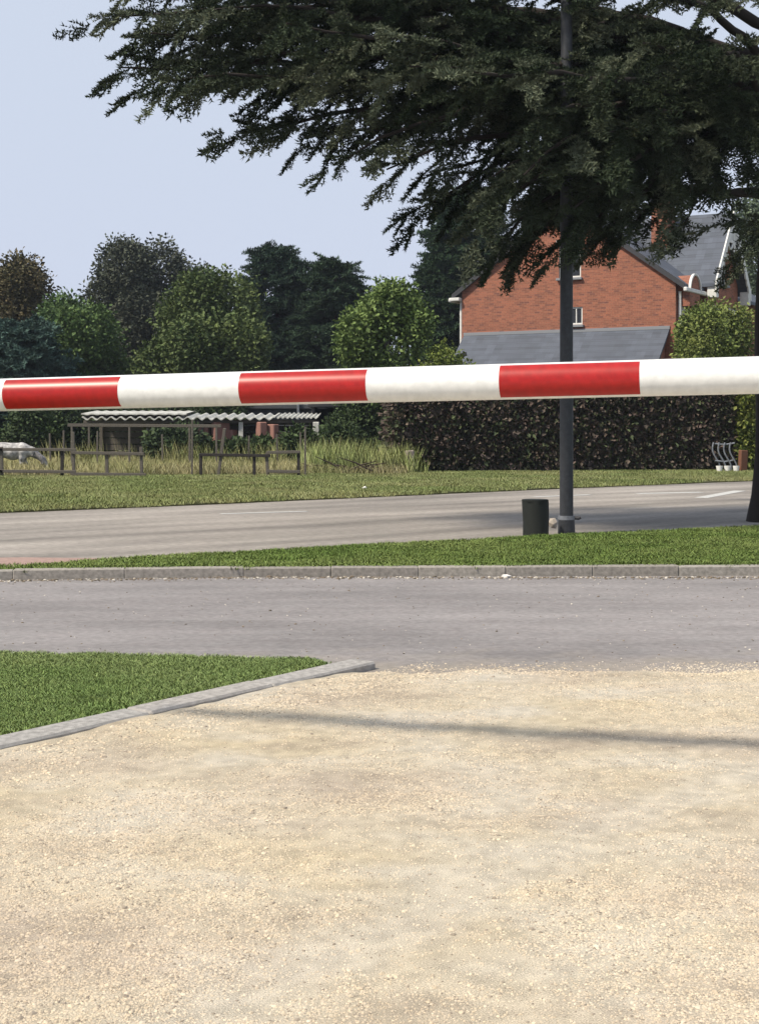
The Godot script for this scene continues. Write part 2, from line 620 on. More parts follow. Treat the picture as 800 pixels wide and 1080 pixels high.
var clump_mid: ArrayMesh
var clump_small: ArrayMesh
var sprays := []
var far_spray: ArrayMesh

func stem(pts: Array, r0: float, r1: float, sides: int, rough := 0.12) -> Shape:
	var s := Shape.new()
	var p := PackedVector3Array()
	var q := PackedFloat32Array()
	for i in pts.size():
		p.append(pts[i])
		q.append(lerpf(r0, r1, float(i) / (pts.size() - 1)))
	s.tube(p, q, sides, rough, rg.randi() % 50)
	return s

# tree with leaf bunches spread over many uneven lobes inside an egg-shaped space
func broadleaf(called: String, label: String, category: String, x: float, d: float, height: float, wide: float, low: float, col: Color, col2: Color, n: int, sd: int, group := "", lobes := 13, clump := 0.5, bark: Material = null, trunk_r := 0.16, deep := 1.0) -> Node3D:
	var r := RandomNumberGenerator.new()
	r.seed = sd
	var root := thing(called, label, category, P(x, 0, d), 0, group)
	var bk: Material = bark if bark else M.bark
	var top := height * 0.8
	part("trunk", stem([Vector3(0, -0.1, 0), Vector3(r.randf_range(-0.05, 0.05), low * 0.6, 0), Vector3(r.randf_range(-0.1, 0.1), lerpf(low, top, 0.5), r.randf_range(-0.1, 0.1)), Vector3(0, top, 0)], trunk_r, trunk_r * 0.25, 9), bk, root)
	var c := Vector3(0, (height + low) * 0.5, 0)
	var hr := (height - low) * 0.5
	var rx := wide * 0.5
	var rz := wide * 0.5 * deep
	var balls := []
	for i in lobes:
		var dir := Vector3(r.randfn(), r.randfn() + 0.15, r.randfn()).normalized()
		var q := r.randf_range(0.50, 0.82)
		var f := r.randf_range(0.22, 0.44)
		balls.append([c + Vector3(dir.x * rx * q, dir.y * hr * q, dir.z * rz * q), Vector3(rx, hr, rz) * f])
		if i % 3 == 0:
			part("limb", stem([Vector3(0, lerpf(low, top, r.randf_range(0.1, 0.5)), 0), (balls[-1][0] as Vector3) * Vector3(0.5, 0.9, 0.5), balls[-1][0]], trunk_r * 0.4, 0.02, 6), bk, root)
	balls.append([c, Vector3(rx, hr, rz) * 0.6])
	var where := []
	var tint := PackedColorArray()
	for i in n:
		var b: Array = balls[r.randi() % balls.size()]
		var dir := Vector3(r.randfn(), r.randfn(), r.randfn()).normalized()
		var f := r.randf_range(0.72, 1.04) + (0.16 * r.randf() if r.randf() < 0.12 else 0.0)
		var p: Vector3 = b[0] + dir * (b[1] as Vector3) * f
		var inside := false
		for o in balls:
			if o != b and ((p - o[0]) / o[1]).length() < 0.62:
				inside = true
				break
		if inside and r.randf() < 0.75:
			continue
		var s := clump * r.randf_range(0.7, 1.35)
		where.append(Transform3D(Basis.from_euler(Vector3(r.randf() * TAU, r.randf() * TAU, r.randf() * TAU)).scaled(Vector3.ONE * s), p))
		var k := col.lerp(col2, clampf(0.5 + 0.9 * n_mid.get_noise_3d(p.x * 0.5 + x, p.y * 0.5, p.z * 0.5) + r.randf_range(-0.3, 0.3), 0.0, 1.0))
		tint.append(k * r.randf_range(0.8, 1.2))
	tag(scatter("crown", clump_mid, where, tint, root), "", "", "", "stuff")
	return root

# conifer with boughs in tiers
func conifer(called: String, label: String, x: float, d: float, height: float, wide: float, low: float, col: Color, sd: int, group := "", blunt := 0.6, tiers := 26, per := 9, spray_len := 1.1) -> Node3D:
	var r := RandomNumberGenerator.new()
	r.seed = sd
	var root := thing(called, label, "tree", P(x, 0, d), 0, group)
	part("trunk", stem([Vector3(0, -0.1, 0), Vector3(0.05, height * 0.5, 0), Vector3(0, height * 0.97, 0)], 0.2, 0.03, 9), M.bark, root)
	var where := []
	var tint := PackedColorArray()
	for i in tiers:
		var u := float(i) / (tiers - 1)
		var y := lerpf(low, height * 0.97, u)
		var reach := wide * 0.5 * pow(1.0 - u, blunt) * r.randf_range(0.75, 1.12) + 0.25
		for k in per:
			var an := r.randf() * TAU
			var rl := reach * r.randf_range(0.7, 1.15)
			var dir := Vector3(cos(an), 0, sin(an))
			var droop := r.randf_range(-0.25, 0.2) + 0.35 * u
			var steps := maxi(2, int(rl / 0.28))
			for q in steps:
				var f := (q + 1.0) / steps
				if f < 0.3:
					continue
				var p := Vector3(0, y, 0) + dir * rl * f + Vector3(0, droop * rl * f - 0.15 * f * f * rl, 0)
				for e in 2:
					var ax := dir.rotated(Vector3.UP, r.randf_range(-1.1, 1.1))
					ax.y = r.randf_range(-0.5, 0.55)
					ax = ax.normalized()
					var zz := ax.cross(Vector3.UP).normalized()
					var s := spray_len * r.randf_range(0.55, 1.1)
					where.append(Transform3D(Basis(ax, zz.cross(ax), zz).rotated(ax, r.randf_range(-0.8, 0.8)).scaled(Vector3.ONE * s), p))
					tint.append(col * r.randf_range(0.65, 1.35))
	tag(scatter("crown", far_spray, where, tint, root), "", "", "", "stuff")
	return root

# clipped hedge: leaves packed along the faces of a long block
func hedge(called: String, label: String, a: Vector2, b: Vector2, thick: float, height: float, cols: Array, n: int, sd: int, clump := 0.34) -> Node3D:
	var r := RandomNumberGenerator.new()
	r.seed = sd
	var ln := a.distance_to(b)
	var dir := (b - a) / ln
	var root := thing(called, label, "hedge", P(a.x, 0, a.y))
	var x := Vector3(dir.x, 0, -dir.y)
	root.basis = Basis(x, Vector3.UP, x.cross(Vector3.UP))
	for i in int(ln / 0.9):
		var px := 0.4 + i * 0.9 + r.randf_range(-0.15, 0.15)
		part("stem", stem([Vector3(px, -0.1, r.randf_range(-0.1, 0.1)), Vector3(px + r.randf_range(-0.2, 0.2), height * 0.5, 0), Vector3(px + r.randf_range(-0.3, 0.3), height * 0.9, r.randf_range(-0.2, 0.2))], 0.05, 0.015, 5), M.bark, root)
	var where := []
	var tint := PackedColorArray()
	for i in n:
		var p := Vector3(r.randf() * ln, r.randf_range(0.12, 1.0) * height, r.randf_range(-0.5, 0.5) * thick)
		var q := r.randf()
		var bulge := 0.12 * n_big.get_noise_2d(p.x * 1.5 + a.x, p.y * 1.5)
		if q < 0.62:
			p.z = thick * 0.5 + bulge - absf(r.randfn()) * 0.10
		elif q < 0.82:
			p.y = height + 0.07 * n_big.get_noise_2d(p.x * 2.0, 7.0) - absf(r.randfn()) * 0.09
		elif q < 0.9:
			p.x = (0.0 if r.randf() < 0.5 else ln) + r.randf_range(-0.1, 0.1)
		var s := clump * r.randf_range(0.7, 1.3)
		where.append(Transform3D(Basis.from_euler(Vector3(r.randf() * TAU, r.randf() * TAU, r.randf() * TAU)).scaled(Vector3.ONE * s), p))
		var f := clampf(0.5 + 0.9 * n_mid.get_noise_2d(p.x * 0.9, p.y * 1.3) + r.randf_range(-0.4, 0.4), 0.0, 0.999)
		var c: Color = cols[int(f * cols.size())]
		tint.append(c * r.randf_range(0.75, 1.25))
	tag(scatter("foliage", clump_small, where, tint, root), "", "", "", "stuff")
	return root

func bez(a: Vector3, b: Vector3, c: Vector3, t: float) -> Vector3:
	return a.lerp(b, t).lerp(b.lerp(c, t), t)

func cedar(base: Vector3) -> void:
	var r := RandomNumberGenerator.new()
	r.seed = 77
	var root := thing("cedar_tree", "large dark cedar with spreading drooping boughs behind the metal pole", "tree", base)
	var lean := func(y: float) -> Vector3: return Vector3(0.02 * y, y, 0.0)
	var tp := PackedVector3Array()
	var tr := PackedFloat32Array()
	for i in 25:
		var y := -0.15 + 13.5 * i / 24.0
		tp.append(lean.call(y) + Vector3(0.03 * sin(y * 1.3), 0, 0.03 * cos(y * 1.1)))
		tr.append(lerpf(0.25, 0.05, i / 24.0) + 0.10 * exp(-maxf(y, 0.0) * 3.0))
	var ts := Shape.new()
	ts.tube(tp, tr, 18, 0.07, 3)
	part("trunk", ts, M.cedar_bark, root)
	# tips of the boughs: X and height, depth, height on the trunk, how far the bough arches, density
	var tips := [
		[-3.75, 6.75, 20.6, 6.00, 0.90, 1.00], [-4.00, 7.75, 21.4, 6.80, 0.80, 1.00], [-2.75, 6.25, 19.4, 6.40, 0.63, 1.00], [-1.90, 5.75, 20.2, 6.65, 0.63, 1.00], [-0.50, 5.15, 19.3, 7.20, 1.10, 0.95],
		[0.50, 4.65, 20.6, 6.40, 1.10, 0.95], [1.30, 4.35, 19.6, 6.60, 1.10, 0.95], [2.10, 4.10, 20.9, 6.80, 1.10, 0.90], [2.75, 4.05, 19.9, 7.00, 1.10, 0.90], [-1.20, 6.70, 18.3, 6.15, 0.56, 0.95],
		[0.90, 6.00, 17.9, 6.40, 0.49, 0.95], [3.30, 6.30, 17.8, 6.65, 0.42, 0.90], [-2.85, 8.30, 22.6, 7.40, 0.70, 1.00], [-1.40, 8.20, 20.0, 7.20, 0.70, 0.95], [2.40, 5.30, 24.2, 6.60, 1.10, 1.00],
		[4.60, 6.60, 19.0, 6.20, 0.50, 0.70], [4.70, 5.30, 21.2, 7.20, 1.10, 0.50], [1.00, 8.70, 21.0, 7.90, 0.60, 0.95], [3.20, 8.00, 20.0, 7.30, 0.50, 0.95], [-2.30, 7.40, 19.9, 6.60, 0.80, 1.00],
		[4.00, 7.20, 24.8, 6.20, 0.40, 0.80], [5.20, 8.20, 18.8, 7.40, 0.40, 0.80], [1.90, 4.90, 18.8, 6.60, 1.10, 0.90], [2.60, 4.90, 21.6, 6.80, 1.10, 0.80], [9.50, 5.00, 19.0, 4.80, 0.60, 0.60],
		[11.50, 5.60, 22.0, 5.20, 0.80, 0.60], [10.50, 5.20, 26.0, 5.00, 0.70, 0.60], [7.50, 5.00, 28.0, 4.80, 0.60, 0.60], [4.00, 5.60, 28.0, 5.20, 0.60, 0.60], [9.00, 7.40, 20.0, 7.00, 0.60, 0.60],
		[10.00, 7.80, 24.0, 7.20, 0.60, 0.60], [6.50, 7.60, 27.0, 7.20, 0.60, 0.60], [2.50, 9.60, 22.0, 8.60, 0.60, 0.70], [6.00, 9.80, 19.5, 9.00, 0.50, 0.70], [9.00, 9.80, 23.0, 9.00, 0.50, 0.60],
		[5.00, 10.00, 26.0, 9.00, 0.50, 0.60], [4.00, 11.20, 22.0, 10.40, 0.40, 0.70], [8.00, 11.20, 22.5, 10.40, 0.40, 0.60], [6.30, 12.60, 21.0, 11.60, 0.30, 0.70], [6.30, 13.60, 23.5, 12.60, 0.20, 0.70],
		[-3.35, 7.25, 20.9, 6.50, 0.80, 1.10], [-3.15, 7.95, 20.2, 7.00, 0.70, 1.10], [-2.40, 6.85, 20.4, 6.30, 0.80, 1.10], [-1.90, 7.70, 20.9, 6.90, 0.70, 1.00], [1.70, 4.15, 20.3, 6.70, 1.10, 0.90],
		[3.30, 4.30, 20.6, 6.50, 0.90, 0.55], [4.20, 5.00, 20.2, 6.80, 0.80, 0.55], [4.60, 4.60, 21.5, 6.60, 0.70, 0.55], [3.90, 4.50, 22.5, 6.60, 0.80, 0.55], [-1.00, 5.75, 20.8, 6.40, 0.70, 1.00],
		[0.10, 5.20, 20.0, 6.50, 0.70, 1.00], [0.80, 5.30, 21.2, 6.30, 0.60, 0.90], [1.50, 4.90, 19.3, 6.60, 0.70, 1.00], [2.50, 4.40, 19.0, 6.70, 0.70, 1.00], [3.20, 4.20, 20.9, 6.60, 0.80, 0.55],
		[2.00, 5.60, 18.6, 6.40, 0.50, 1.00], [3.00, 5.40, 18.9, 6.60, 0.50, 1.00], [0.40, 6.30, 18.8, 6.70, 0.60, 1.00]]
	var where := [[], [], [], []]
	var tint := [PackedColorArray(), PackedColorArray(), PackedColorArray(), PackedColorArray()]
	for tip in tips:
		var s: Vector3 = lean.call(tip[3])
		var e := P(tip[0], tip[1], tip[2]) - base
		var ctl := s.lerp(e, 0.5) + Vector3(0, tip[4], 0)
		var ln := s.distance_to(e)
		var pts := []
		for i in 15:
			var w := Vector3(0, 0.05 * sin(i * 1.7 + tip[0] * 3.0), 0.07 * sin(i * 1.1 + tip[1] * 5.0)) * (0.0 if i == 0 else 1.0)
			pts.append(bez(s, ctl, e, i / 14.0) + w)
		part("limb", stem(pts, 0.035 + ln * 0.011, 0.012, 8, 0.1), M.cedar_bark, root)
		var gap: float = (0.34 if tip[0] < -1.0 else 0.52) / tip[5]
		var m := int(ln * 0.86 / gap)
		var side := 1.0
		for k in int(ln * 3.0):
			var u := r.randf_range(0.35, 1.0)
			var tg := (bez(s, ctl, e, minf(u + 0.03, 1.0)) - bez(s, ctl, e, u - 0.03)).normalized()
			var ax := (tg.rotated(Vector3.UP, r.randf_range(-1.0, 1.0)) + Vector3(0, r.randf_range(0.0, 0.5), 0)).normalized()
			var zz := ax.cross(Vector3.UP).normalized()
			var q := r.randi() % 4
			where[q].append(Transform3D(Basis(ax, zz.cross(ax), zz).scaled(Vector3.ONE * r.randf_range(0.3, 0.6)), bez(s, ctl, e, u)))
			tint[q].append(Color(0.024, 0.034, 0.020).lerp(Color(0.12, 0.14, 0.095), r.randf() * r.randf()))  # some sprays get a paler albedo, sunlight painted into their colour
		for k in m:
			var u := minf(lerpf(0.14, 1.0, (k + r.randf() * 0.6) / m), 1.0)
			if ln > 4.0 and tip[0] < 6.0 and tip[1] < 6.4 and r.randf() > smoothstep(0.05, 0.45, u):
				continue
			var o := bez(s, ctl, e, u)
			var tg := (bez(s, ctl, e, minf(u + 0.03, 1.0)) - bez(s, ctl, e, u - 0.03)).normalized()
			var flat := Vector3(tg.x, 0, tg.z).normalized()
			var turn := side * r.randf_range(0.55, 1.25) * (1.0 - 0.55 * u * u)
			side = -side
			var dir := flat.rotated(Vector3.UP, turn)
			var l2 := minf(lerpf(2.1, 0.55, u) * r.randf_range(0.6, 1.15), ln * 0.4)
			var fall := r.randf_range(0.05, 0.32) + 0.12 * u
			if tip[1] < 5.5:
				fall += r.randf_range(0.1, 0.6)
			var b := o + dir * l2 + Vector3(0, tg.y * l2 * 0.3 - fall * l2, 0)
			var c2 := o.lerp(b, 0.5) + Vector3(0, 0.10 * l2, 0)
			var sunlit := 1.0 if r.randf() < 0.22 else 0.40 * r.randf()  # random side branches painted paler, as if the sun caught them
			var js := maxi(2, int(l2 / 0.21))
			for j in js + 1:
				var f := 0.12 + 0.88 * j / js
				var p := bez(o, c2, b, f)
				var td := (b - o).normalized()
				for h in 2:
					if j < js and r.randf() < 0.2:
						continue
					var ax := td.rotated(Vector3.UP, r.randf_range(0.15, 1.0) * (1.0 if h == 0 else -1.0))
					if j == js:
						ax = td.rotated(Vector3.UP, r.randf_range(-0.35, 0.35))
					var pitch := r.randf_range(-0.35, 0.22)
					if r.randf() < 0.36:
						pitch = r.randf_range(-1.1, -0.4)
					ax = (ax + Vector3(0, pitch, 0)).normalized()
					var zz := ax.cross(Vector3.UP).normalized()
					var sc := r.randf_range(0.34, 0.70) * (0.8 if j < js else 1.0)
					var q := r.randi() % 4
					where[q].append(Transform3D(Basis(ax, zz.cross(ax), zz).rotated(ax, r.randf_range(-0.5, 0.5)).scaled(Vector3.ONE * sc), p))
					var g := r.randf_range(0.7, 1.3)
					var col := Color(0.026, 0.038, 0.022).lerp(Color(0.135, 0.155, 0.105), sunlit * r.randf_range(0.6, 1.0))  # dark shaded base to sunlit tone, both put into the needle colour
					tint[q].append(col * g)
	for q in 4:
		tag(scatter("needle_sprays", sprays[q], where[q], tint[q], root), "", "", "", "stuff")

# ---------------------------------------------------------------- red and white barrier
func barrier() -> void:
	# the boom lies 15 degrees off the picture plane and climbs very slightly to the right
	var o := P(-1.79, 1.7297, 6.814)
	var dir := Vector3(0.9648, 0.0186, 0.263).normalized()
	var root := thing("barrier", "red and white striped round barrier boom across the gravel entrance", "barrier", P(3.2, 0, 5.455))
	var away := o - root.position
	var zax := dir.cross(Vector3.UP).normalized()
	var fr := Transform3D(Basis(dir, zax.cross(dir), zax), away)
	var rad := 0.078
	var s := Shape.new()
	var pts := PackedVector3Array()
	var rr := PackedFloat32Array()
	for q in [[-0.62, 0.06], [-0.615, 0.073], [-0.60, rad], [1.5, rad], [4.0, rad], [5.98, rad], [5.995, 0.073], [6.0, 0.06]]:
		pts.append(fr * Vector3(q[0], 0, 0))
		rr.append(q[1])
	s.tube(pts, rr, 64)
	part("boom", s, M.boom_white, root)
	# red sheeting stuck on the front and on the back, leaving a white line above and below
	for k in range(0, 5):
		var b := Shape.new()
		var x0 := k * 1.19 + 0.027
		for face in [0.0, PI]:
			for i in 20:
				var q := []
				for e in [[0, i], [1, i], [1, i + 1], [0, i + 1]]:
					var an: float = face + deg_to_rad(lerpf(-61.0, 61.0, e[1] / 20.0))
					q.append([e[0], an])
				var w := func(u: Array, r2: float) -> Vector3: return fr * Vector3(x0 + 0.595 * u[0], sin(u[1]) * r2, cos(u[1]) * r2)
				var nn := func(u: Array) -> Vector3: return fr.basis * Vector3(0, sin(u[1]), cos(u[1]))
				var r1 := rad + 0.0012
				b.trin(w.call(q[0], r1), w.call(q[2], r1), w.call(q[1], r1), nn.call(q[0]), nn.call(q[2]), nn.call(q[1]))
				b.trin(w.call(q[0], r1), w.call(q[3], r1), w.call(q[2], r1), nn.call(q[0]), nn.call(q[3]), nn.call(q[2]))
				for e in [0, 1]:
					var a0 := [e, q[0][1]]
					var a1 := [e, q[2][1]]
					b.quad(w.call(a0, rad - 0.002), w.call(a1, rad - 0.002), w.call(a1, r1), w.call(a0, r1))
		part("red_band", b, M.boom_red, root)
	# pivot post and counterweight, out of the picture to the right
	box_part("pivot_post", Vector3(0, 0.78, 0.0), Vector3(0.16, 1.6, 0.16), M.boom_white, root, 0.02, Basis(Vector3.UP, 0.266))
	box_part("fork", Vector3(0, 1.78, -0.10), Vector3(0.14, 0.40, 0.02), M.galvanised, root, 0.005, Basis(Vector3.UP, 0.266))
	box_part("fork", Vector3(0, 1.78, 0.10), Vector3(0.14, 0.40, 0.02), M.galvanised, root, 0.005, Basis(Vector3.UP, 0.266))
	box_part("counterweight", fr * Vector3(5.85, -0.18, 0), Vector3(0.3, 0.26, 0.2), M.dark_trim, root, 0.02, Basis(Vector3.UP, 0.266))

# ---------------------------------------------------------------- house
func csg_box(parent: CSGShape3D, at: Vector3, size: Vector3, op := CSGShape3D.OPERATION_SUBTRACTION) -> void:
	var b := CSGBox3D.new()
	b.size = size
	b.position = at
	b.operation = op
	b.material = M.brick
	parent.add_child(b)

func win(parent: Node3D, at: Vector3, w: float, h: float, facing: Basis, sill := true, lintel := true) -> void:
	# frame, two panes and bars set back in the opening; local z looks out of the wall
	var root := Node3D.new()
	root.name = "window"
	root.transform = Transform3D(facing, at)
	parent.add_child(root, true)
	var f := Shape.new()
	for s in [-1.0, 1.0]:
		f.box(Transform3D(Basis.IDENTITY, Vector3(s * (w * 0.5 - 0.035), 0, 0)), Vector3(0.07, h, 0.06), 0.01)
		f.box(Transform3D(Basis.IDENTITY, Vector3(0, s * (h * 0.5 - 0.035), 0)), Vector3(w - 0.14, 0.07, 0.058), 0.01)
	f.box(Transform3D.IDENTITY, Vector3(0.05, h - 0.14, 0.05), 0.008)
	part("frame", f, M.white_paint, root)
	for s in [-1.0, 1.0]:
		box_part("pane", Vector3(s * (w * 0.25 - 0.01), 0, -0.01), Vector3(w * 0.5 - 0.09, h - 0.15, 0.012), M.glass, root, 0)
	if sill:
		box_part("sill", Vector3(0, -h * 0.5 - 0.06, 0.10), Vector3(w + 0.16, 0.10, 0.26), M.lead, root, 0.01)
	if lintel:
		box_part("lintel", Vector3(0, h * 0.5 + 0.13, 0.085), Vector3(w + 0.2, 0.24, 0.15), M.white_paint, root, 0.01)

func house() -> void:
	# local x runs along the gable to the left, z along the front away from the road
	var u := Vector3(-0.866, 0, -0.5)
	var t := Vector3(0.5, 0, -0.866)
	var root := thing("brick_house", "red brick house with slate roof, bare gable wall and white bargeboards", "house", P(12.06, 0.04, 58.0))
	root.basis = Basis(u, Vector3.UP, t)
	var W := 9.72
	var L := 13.0
	var EV := 7.30
	var RG := 10.74
	var wall := CSGCombiner3D.new()
	wall.name = "wall"
	root.add_child(wall)
	var pg := CSGPolygon3D.new()
	pg.polygon = PackedVector2Array([Vector2(0, -0.2), Vector2(W, -0.2), Vector2(W, EV), Vector2(W * 0.5, RG - 0.05), Vector2(0, EV)])
	pg.depth = L
	pg.transform = Transform3D(Basis.IDENTITY, Vector3(0, 0, L))
	pg.material = M.brick
	wall.add_child(pg)
	var wing := CSGPolygon3D.new()
	wing.polygon = PackedVector2Array([Vector2(-7.2, -0.2), Vector2(-2.6, -0.2), Vector2(-2.6, 7.6), Vector2(-4.9, 10.45), Vector2(-7.2, 7.6)])
	wing.depth = 3.0
	wing.transform = Transform3D(Basis(Vector3(0, 0, -1), Vector3.UP, Vector3(1, 0, 0)), Vector3(2.5, 0, 0))
	wing.material = M.brick
	wall.add_child(wing)
	# openings
	csg_box(wall, Vector3(4.62, 8.35, 0), Vector3(1.0, 1.35, 0.36))
	csg_box(wall, Vector3(4.35, 6.05, 0), Vector3(0.6, 0.75, 0.36))
	csg_box(wall, Vector3(-0.5, 8.12, 4.95), Vector3(0.36, 1.15, 1.0))
	csg_box(wall, Vector3(-0.5, 5.55, 3.75), Vector3(0.36, 1.5, 1.0))
	csg_box(wall, Vector3(-0.5, 5.55, 6.15), Vector3(0.36, 1.5, 1.0))
	csg_box(wall, Vector3(0, 5.35, 9.1), Vector3(0.36, 1.5, 1.0))
	csg_box(wall, Vector3(0, 5.35, 1.0), Vector3(0.36, 1.5, 1.0))
	csg_box(wall, Vector3(-0.5, 2.1, 3.75), Vector3(0.36, 1.7, 1.1))
	csg_box(wall, Vector3(-0.5, 2.1, 6.15), Vector3(0.36, 1.7, 1.1))
	var gface := Basis(Vector3(-1, 0, 0), Vector3.UP, Vector3(0, 0, -1))
	var fface := Basis(Vector3(0, 0, 1), Vector3.UP, Vector3(-1, 0, 0))
	win(root, Vector3(4.62, 8.35, 0.08), 1.0, 1.35, gface)
	win(root, Vector3(4.35, 6.05, 0.08), 0.6, 0.75, gface, true, false)
	win(root, Vector3(-0.42, 8.12, 4.95), 1.0, 1.15, fface)
	win(root, Vector3(-0.42, 5.55, 3.75), 1.0, 1.5, fface)
	win(root, Vector3(-0.42, 5.55, 6.15), 1.0, 1.5, fface)
	win(root, Vector3(0.08, 5.35, 9.1), 1.0, 1.5, fface)
	win(root, Vector3(0.08, 5.35, 1.0), 1.0, 1.5, fface)
	win(root, Vector3(-0.42, 2.1, 3.75), 1.1, 1.7, fface)
	win(root, Vector3(-0.42, 2.1, 6.15), 1.1, 1.7, fface)
	# main roof: two slate slopes with dark verge boards
	var half := W * 0.5
	var slope := (RG - EV) / half
	var ov := 0.42
	for s in [-1.0, 1.0]:
		var sh := Shape.new()
		var e := Vector2(half + s * (half + ov), EV - slope * ov)
		sh.prism(PackedVector2Array([Vector2(half, RG + 0.02), e + Vector2(0, 0.02), e + Vector2(0, 0.17), Vector2(half, RG + 0.17)]), -0.16, L + 0.16, Transform3D.IDENTITY)
		var rf := part("roof", sh, M.slate, root)
		var vb := Shape.new()
		vb.prism(PackedVector2Array([Vector2(half, RG - 0.05), e + Vector2(0, -0.05), e + Vector2(0, 0.19), Vector2(half, RG + 0.19)]), -0.20, -0.163, Transform3D.IDENTITY)
		part("verge_board", vb, M.dark_trim, rf)
		var gt := Shape.new()
		gt.box(Transform3D(Basis.IDENTITY, Vector3(e.x + s * 0.06, e.y - 0.06, (L if s > 0 else 3.4) * 0.5 - 0.1)), Vector3(0.16, 0.17, (L if s > 0 else 3.4) + 0.3), 0.03)
		part("gutter", gt, M.white_paint, rf)
		if s > 0:
			box_part("soffit", Vector3(W + 0.27, EV - 0.33, -0.02), Vector3(0.5, 0.14, 0.5), M.white_paint, rf, 0.02)
	var rt := Shape.new()
	rt.tube(PackedVector3Array([Vector3(half, RG + 0.17, -0.18), Vector3(half, RG + 0.17, L + 0.18)]), PackedFloat32Array([0.09, 0.09]), 10)
	part("ridge_cap", rt, M.dark_trim, root)
	# wing roof, crossing the main one
	for s in [-1.0, 1.0]:
		var sh := Shape.new()
		var f := Transform3D(Basis(Vector3(0, 0, -1), Vector3.UP, Vector3(1, 0, 0)), Vector3.ZERO)
		var ez: float = -4.9 + s * 2.65
		sh.prism(PackedVector2Array([Vector2(-4.9, 10.50), Vector2(ez, 7.22), Vector2(ez, 7.37), Vector2(-4.9, 10.66)]), -0.95, 4.8, f)
		var rf := part("roof", sh, M.slate, root)
		# bargeboard with a scalloped lower edge
		var bb := Shape.new()
		var poly := PackedVector2Array()
		poly.append(Vector2(-4.9, 10.72))
		poly.append(Vector2(ez, 7.43))
		var k := 11
		for i in k * 4 + 1:
			var w := i / float(k * 4)
			var q := Vector2(lerpf(ez, -4.9, w), lerpf(7.43, 10.72, w))
			poly.append(q + Vector2(0, -0.42 - 0.13 * absf(sin(w * PI * k))))
		bb.prism(poly, -1.02, -0.955, f)
		part("bargeboard", bb, M.white_paint, rf)
		var br := Shape.new()
		br.box(Transform3D(Basis.IDENTITY, Vector3(-0.80, 7.08, -ez - s * -0.22)), Vector3(0.42, 0.62, 0.30), 0.03)
		part("bracket", br, M.white_paint, rf)
	# fretwork filling the peak of the wing gable
	var fw := Shape.new()
	var ff := Transform3D(Basis(Vector3(0, 0, -1), Vector3.UP, Vector3(1, 0, 0)), Vector3.ZERO)
	fw.box(Transform3D(Basis.IDENTITY, Vector3(-0.99, 9.75, 4.9)), Vector3(0.06, 1.7, 0.12), 0.01)
	fw.box(Transform3D(Basis.IDENTITY, Vector3(-0.985, 9.35, 4.9)), Vector3(0.05, 0.12, 1.9), 0.01)
	for s in [-1.0, 1.0]:
		for i in 4:
			var a := Vector3(-0.98, 9.40, 4.9 + s * (0.2 + i * 0.2))
			var b := Vector3(-0.98, 10.1 - i * 0.2, 4.9 + s * (0.06 + i * 0.17))
			fw.tube(PackedVector3Array([a, b]), PackedFloat32Array([0.04, 0.04]), 6)
		var ring := PackedVector3Array()
		var rr := PackedFloat32Array()
		for i in 13:
			ring.append(Vector3(-0.97, 9.35 - sin(i / 12.0 * PI) * 0.35, 4.9 + s * (0.08 + 0.8 * i / 12.0)))
			rr.append(0.045)
		fw.tube(ring, rr, 6)
	part("fretwork", fw, M.white_paint, root)
	# little arched dormer in the eaves
	var dm := Shape.new()
	var arc := PackedVector2Array([Vector2(-1.65, 6.3)])
	var hood := PackedVector2Array()
	for i in 17:
		var an := PI * i / 16.0
		arc.append(Vector2(-0.98 - cos(an) * 0.67, 6.95 + sin(an) * 0.66))
	arc.append(Vector2(-0.31, 6.3))
	dm.prism(arc, -0.50, 0.9, ff)
	var dmo := part("dormer", dm, M.brick, root)
	var inner := PackedVector2Array()
	for i in 17:
		var an := PI * i / 16.0
		hood.append(Vector2(-0.98 - cos(an) * 0.76, 6.92 + sin(an) * 0.75))
	for i in 17:
		var an := PI * (16 - i) / 16.0
		hood.append(Vector2(-0.98 - cos(an) * 0.68, 6.92 + sin(an) * 0.67))
	var hs := Shape.new()
	hs.prism(hood, -0.56, -0.46, ff)
	part("hood", hs, M.white_paint, dmo)
	# chimney
	var ch := part("chimney", _chimney(), M.brick, root)
	for q in [-0.25, 0.25]:
		var pot := Shape.new()
		pot.tube(PackedVector3Array([Vector3(1.95, 11.45, 4.2 + q), Vector3(1.95, 11.8, 4.2 + q)]), PackedFloat32Array([0.13, 0.10]), 10)
		part("chimney_pot", pot, M.rust, ch)
	# rain pipes
	for q in [Vector3(W + 0.10, 0, 0.12), Vector3(-0.10, 0, 0.25)]:
		var dp := Shape.new()
		dp.tube(PackedVector3Array([Vector3(q.x, 0.0, q.z), Vector3(q.x, 6.9, q.z)]), PackedFloat32Array([0.065, 0.065]), 10)
		part("rain_pipe", dp, M.white_paint, root)
	# lean-to against the gable
	var lt := Shape.new()
	var prof := PackedVector2Array([Vector2(0.02, 5.25), Vector2(0.02, 5.37), Vector2(2.9, 2.55), Vector2(2.9, 2.42)])
	var lf := Transform3D(Basis(Vector3(0, 0, -1), Vector3.UP, Vector3(1, 0, 0)), Vector3.ZERO)
	lt.prism(prof, 0.25, 9.62, lf)
	part("lean_to_roof", lt, M.slate, root)
	var lw := Shape.new()
	lw.prism(PackedVector2Array([Vector2(0.01, -0.2), Vector2(0.01, 5.2), Vector2(2.65, 2.6), Vector2(2.65, -0.2)]), 0.45, 9.42, lf)
	part("lean_to_wall", lw, M.brick, root)
	box_part("flashing", Vector3(4.93, 5.42, -0.03), Vector3(9.4, 0.14, 0.05), M.lead, root, 0.005)

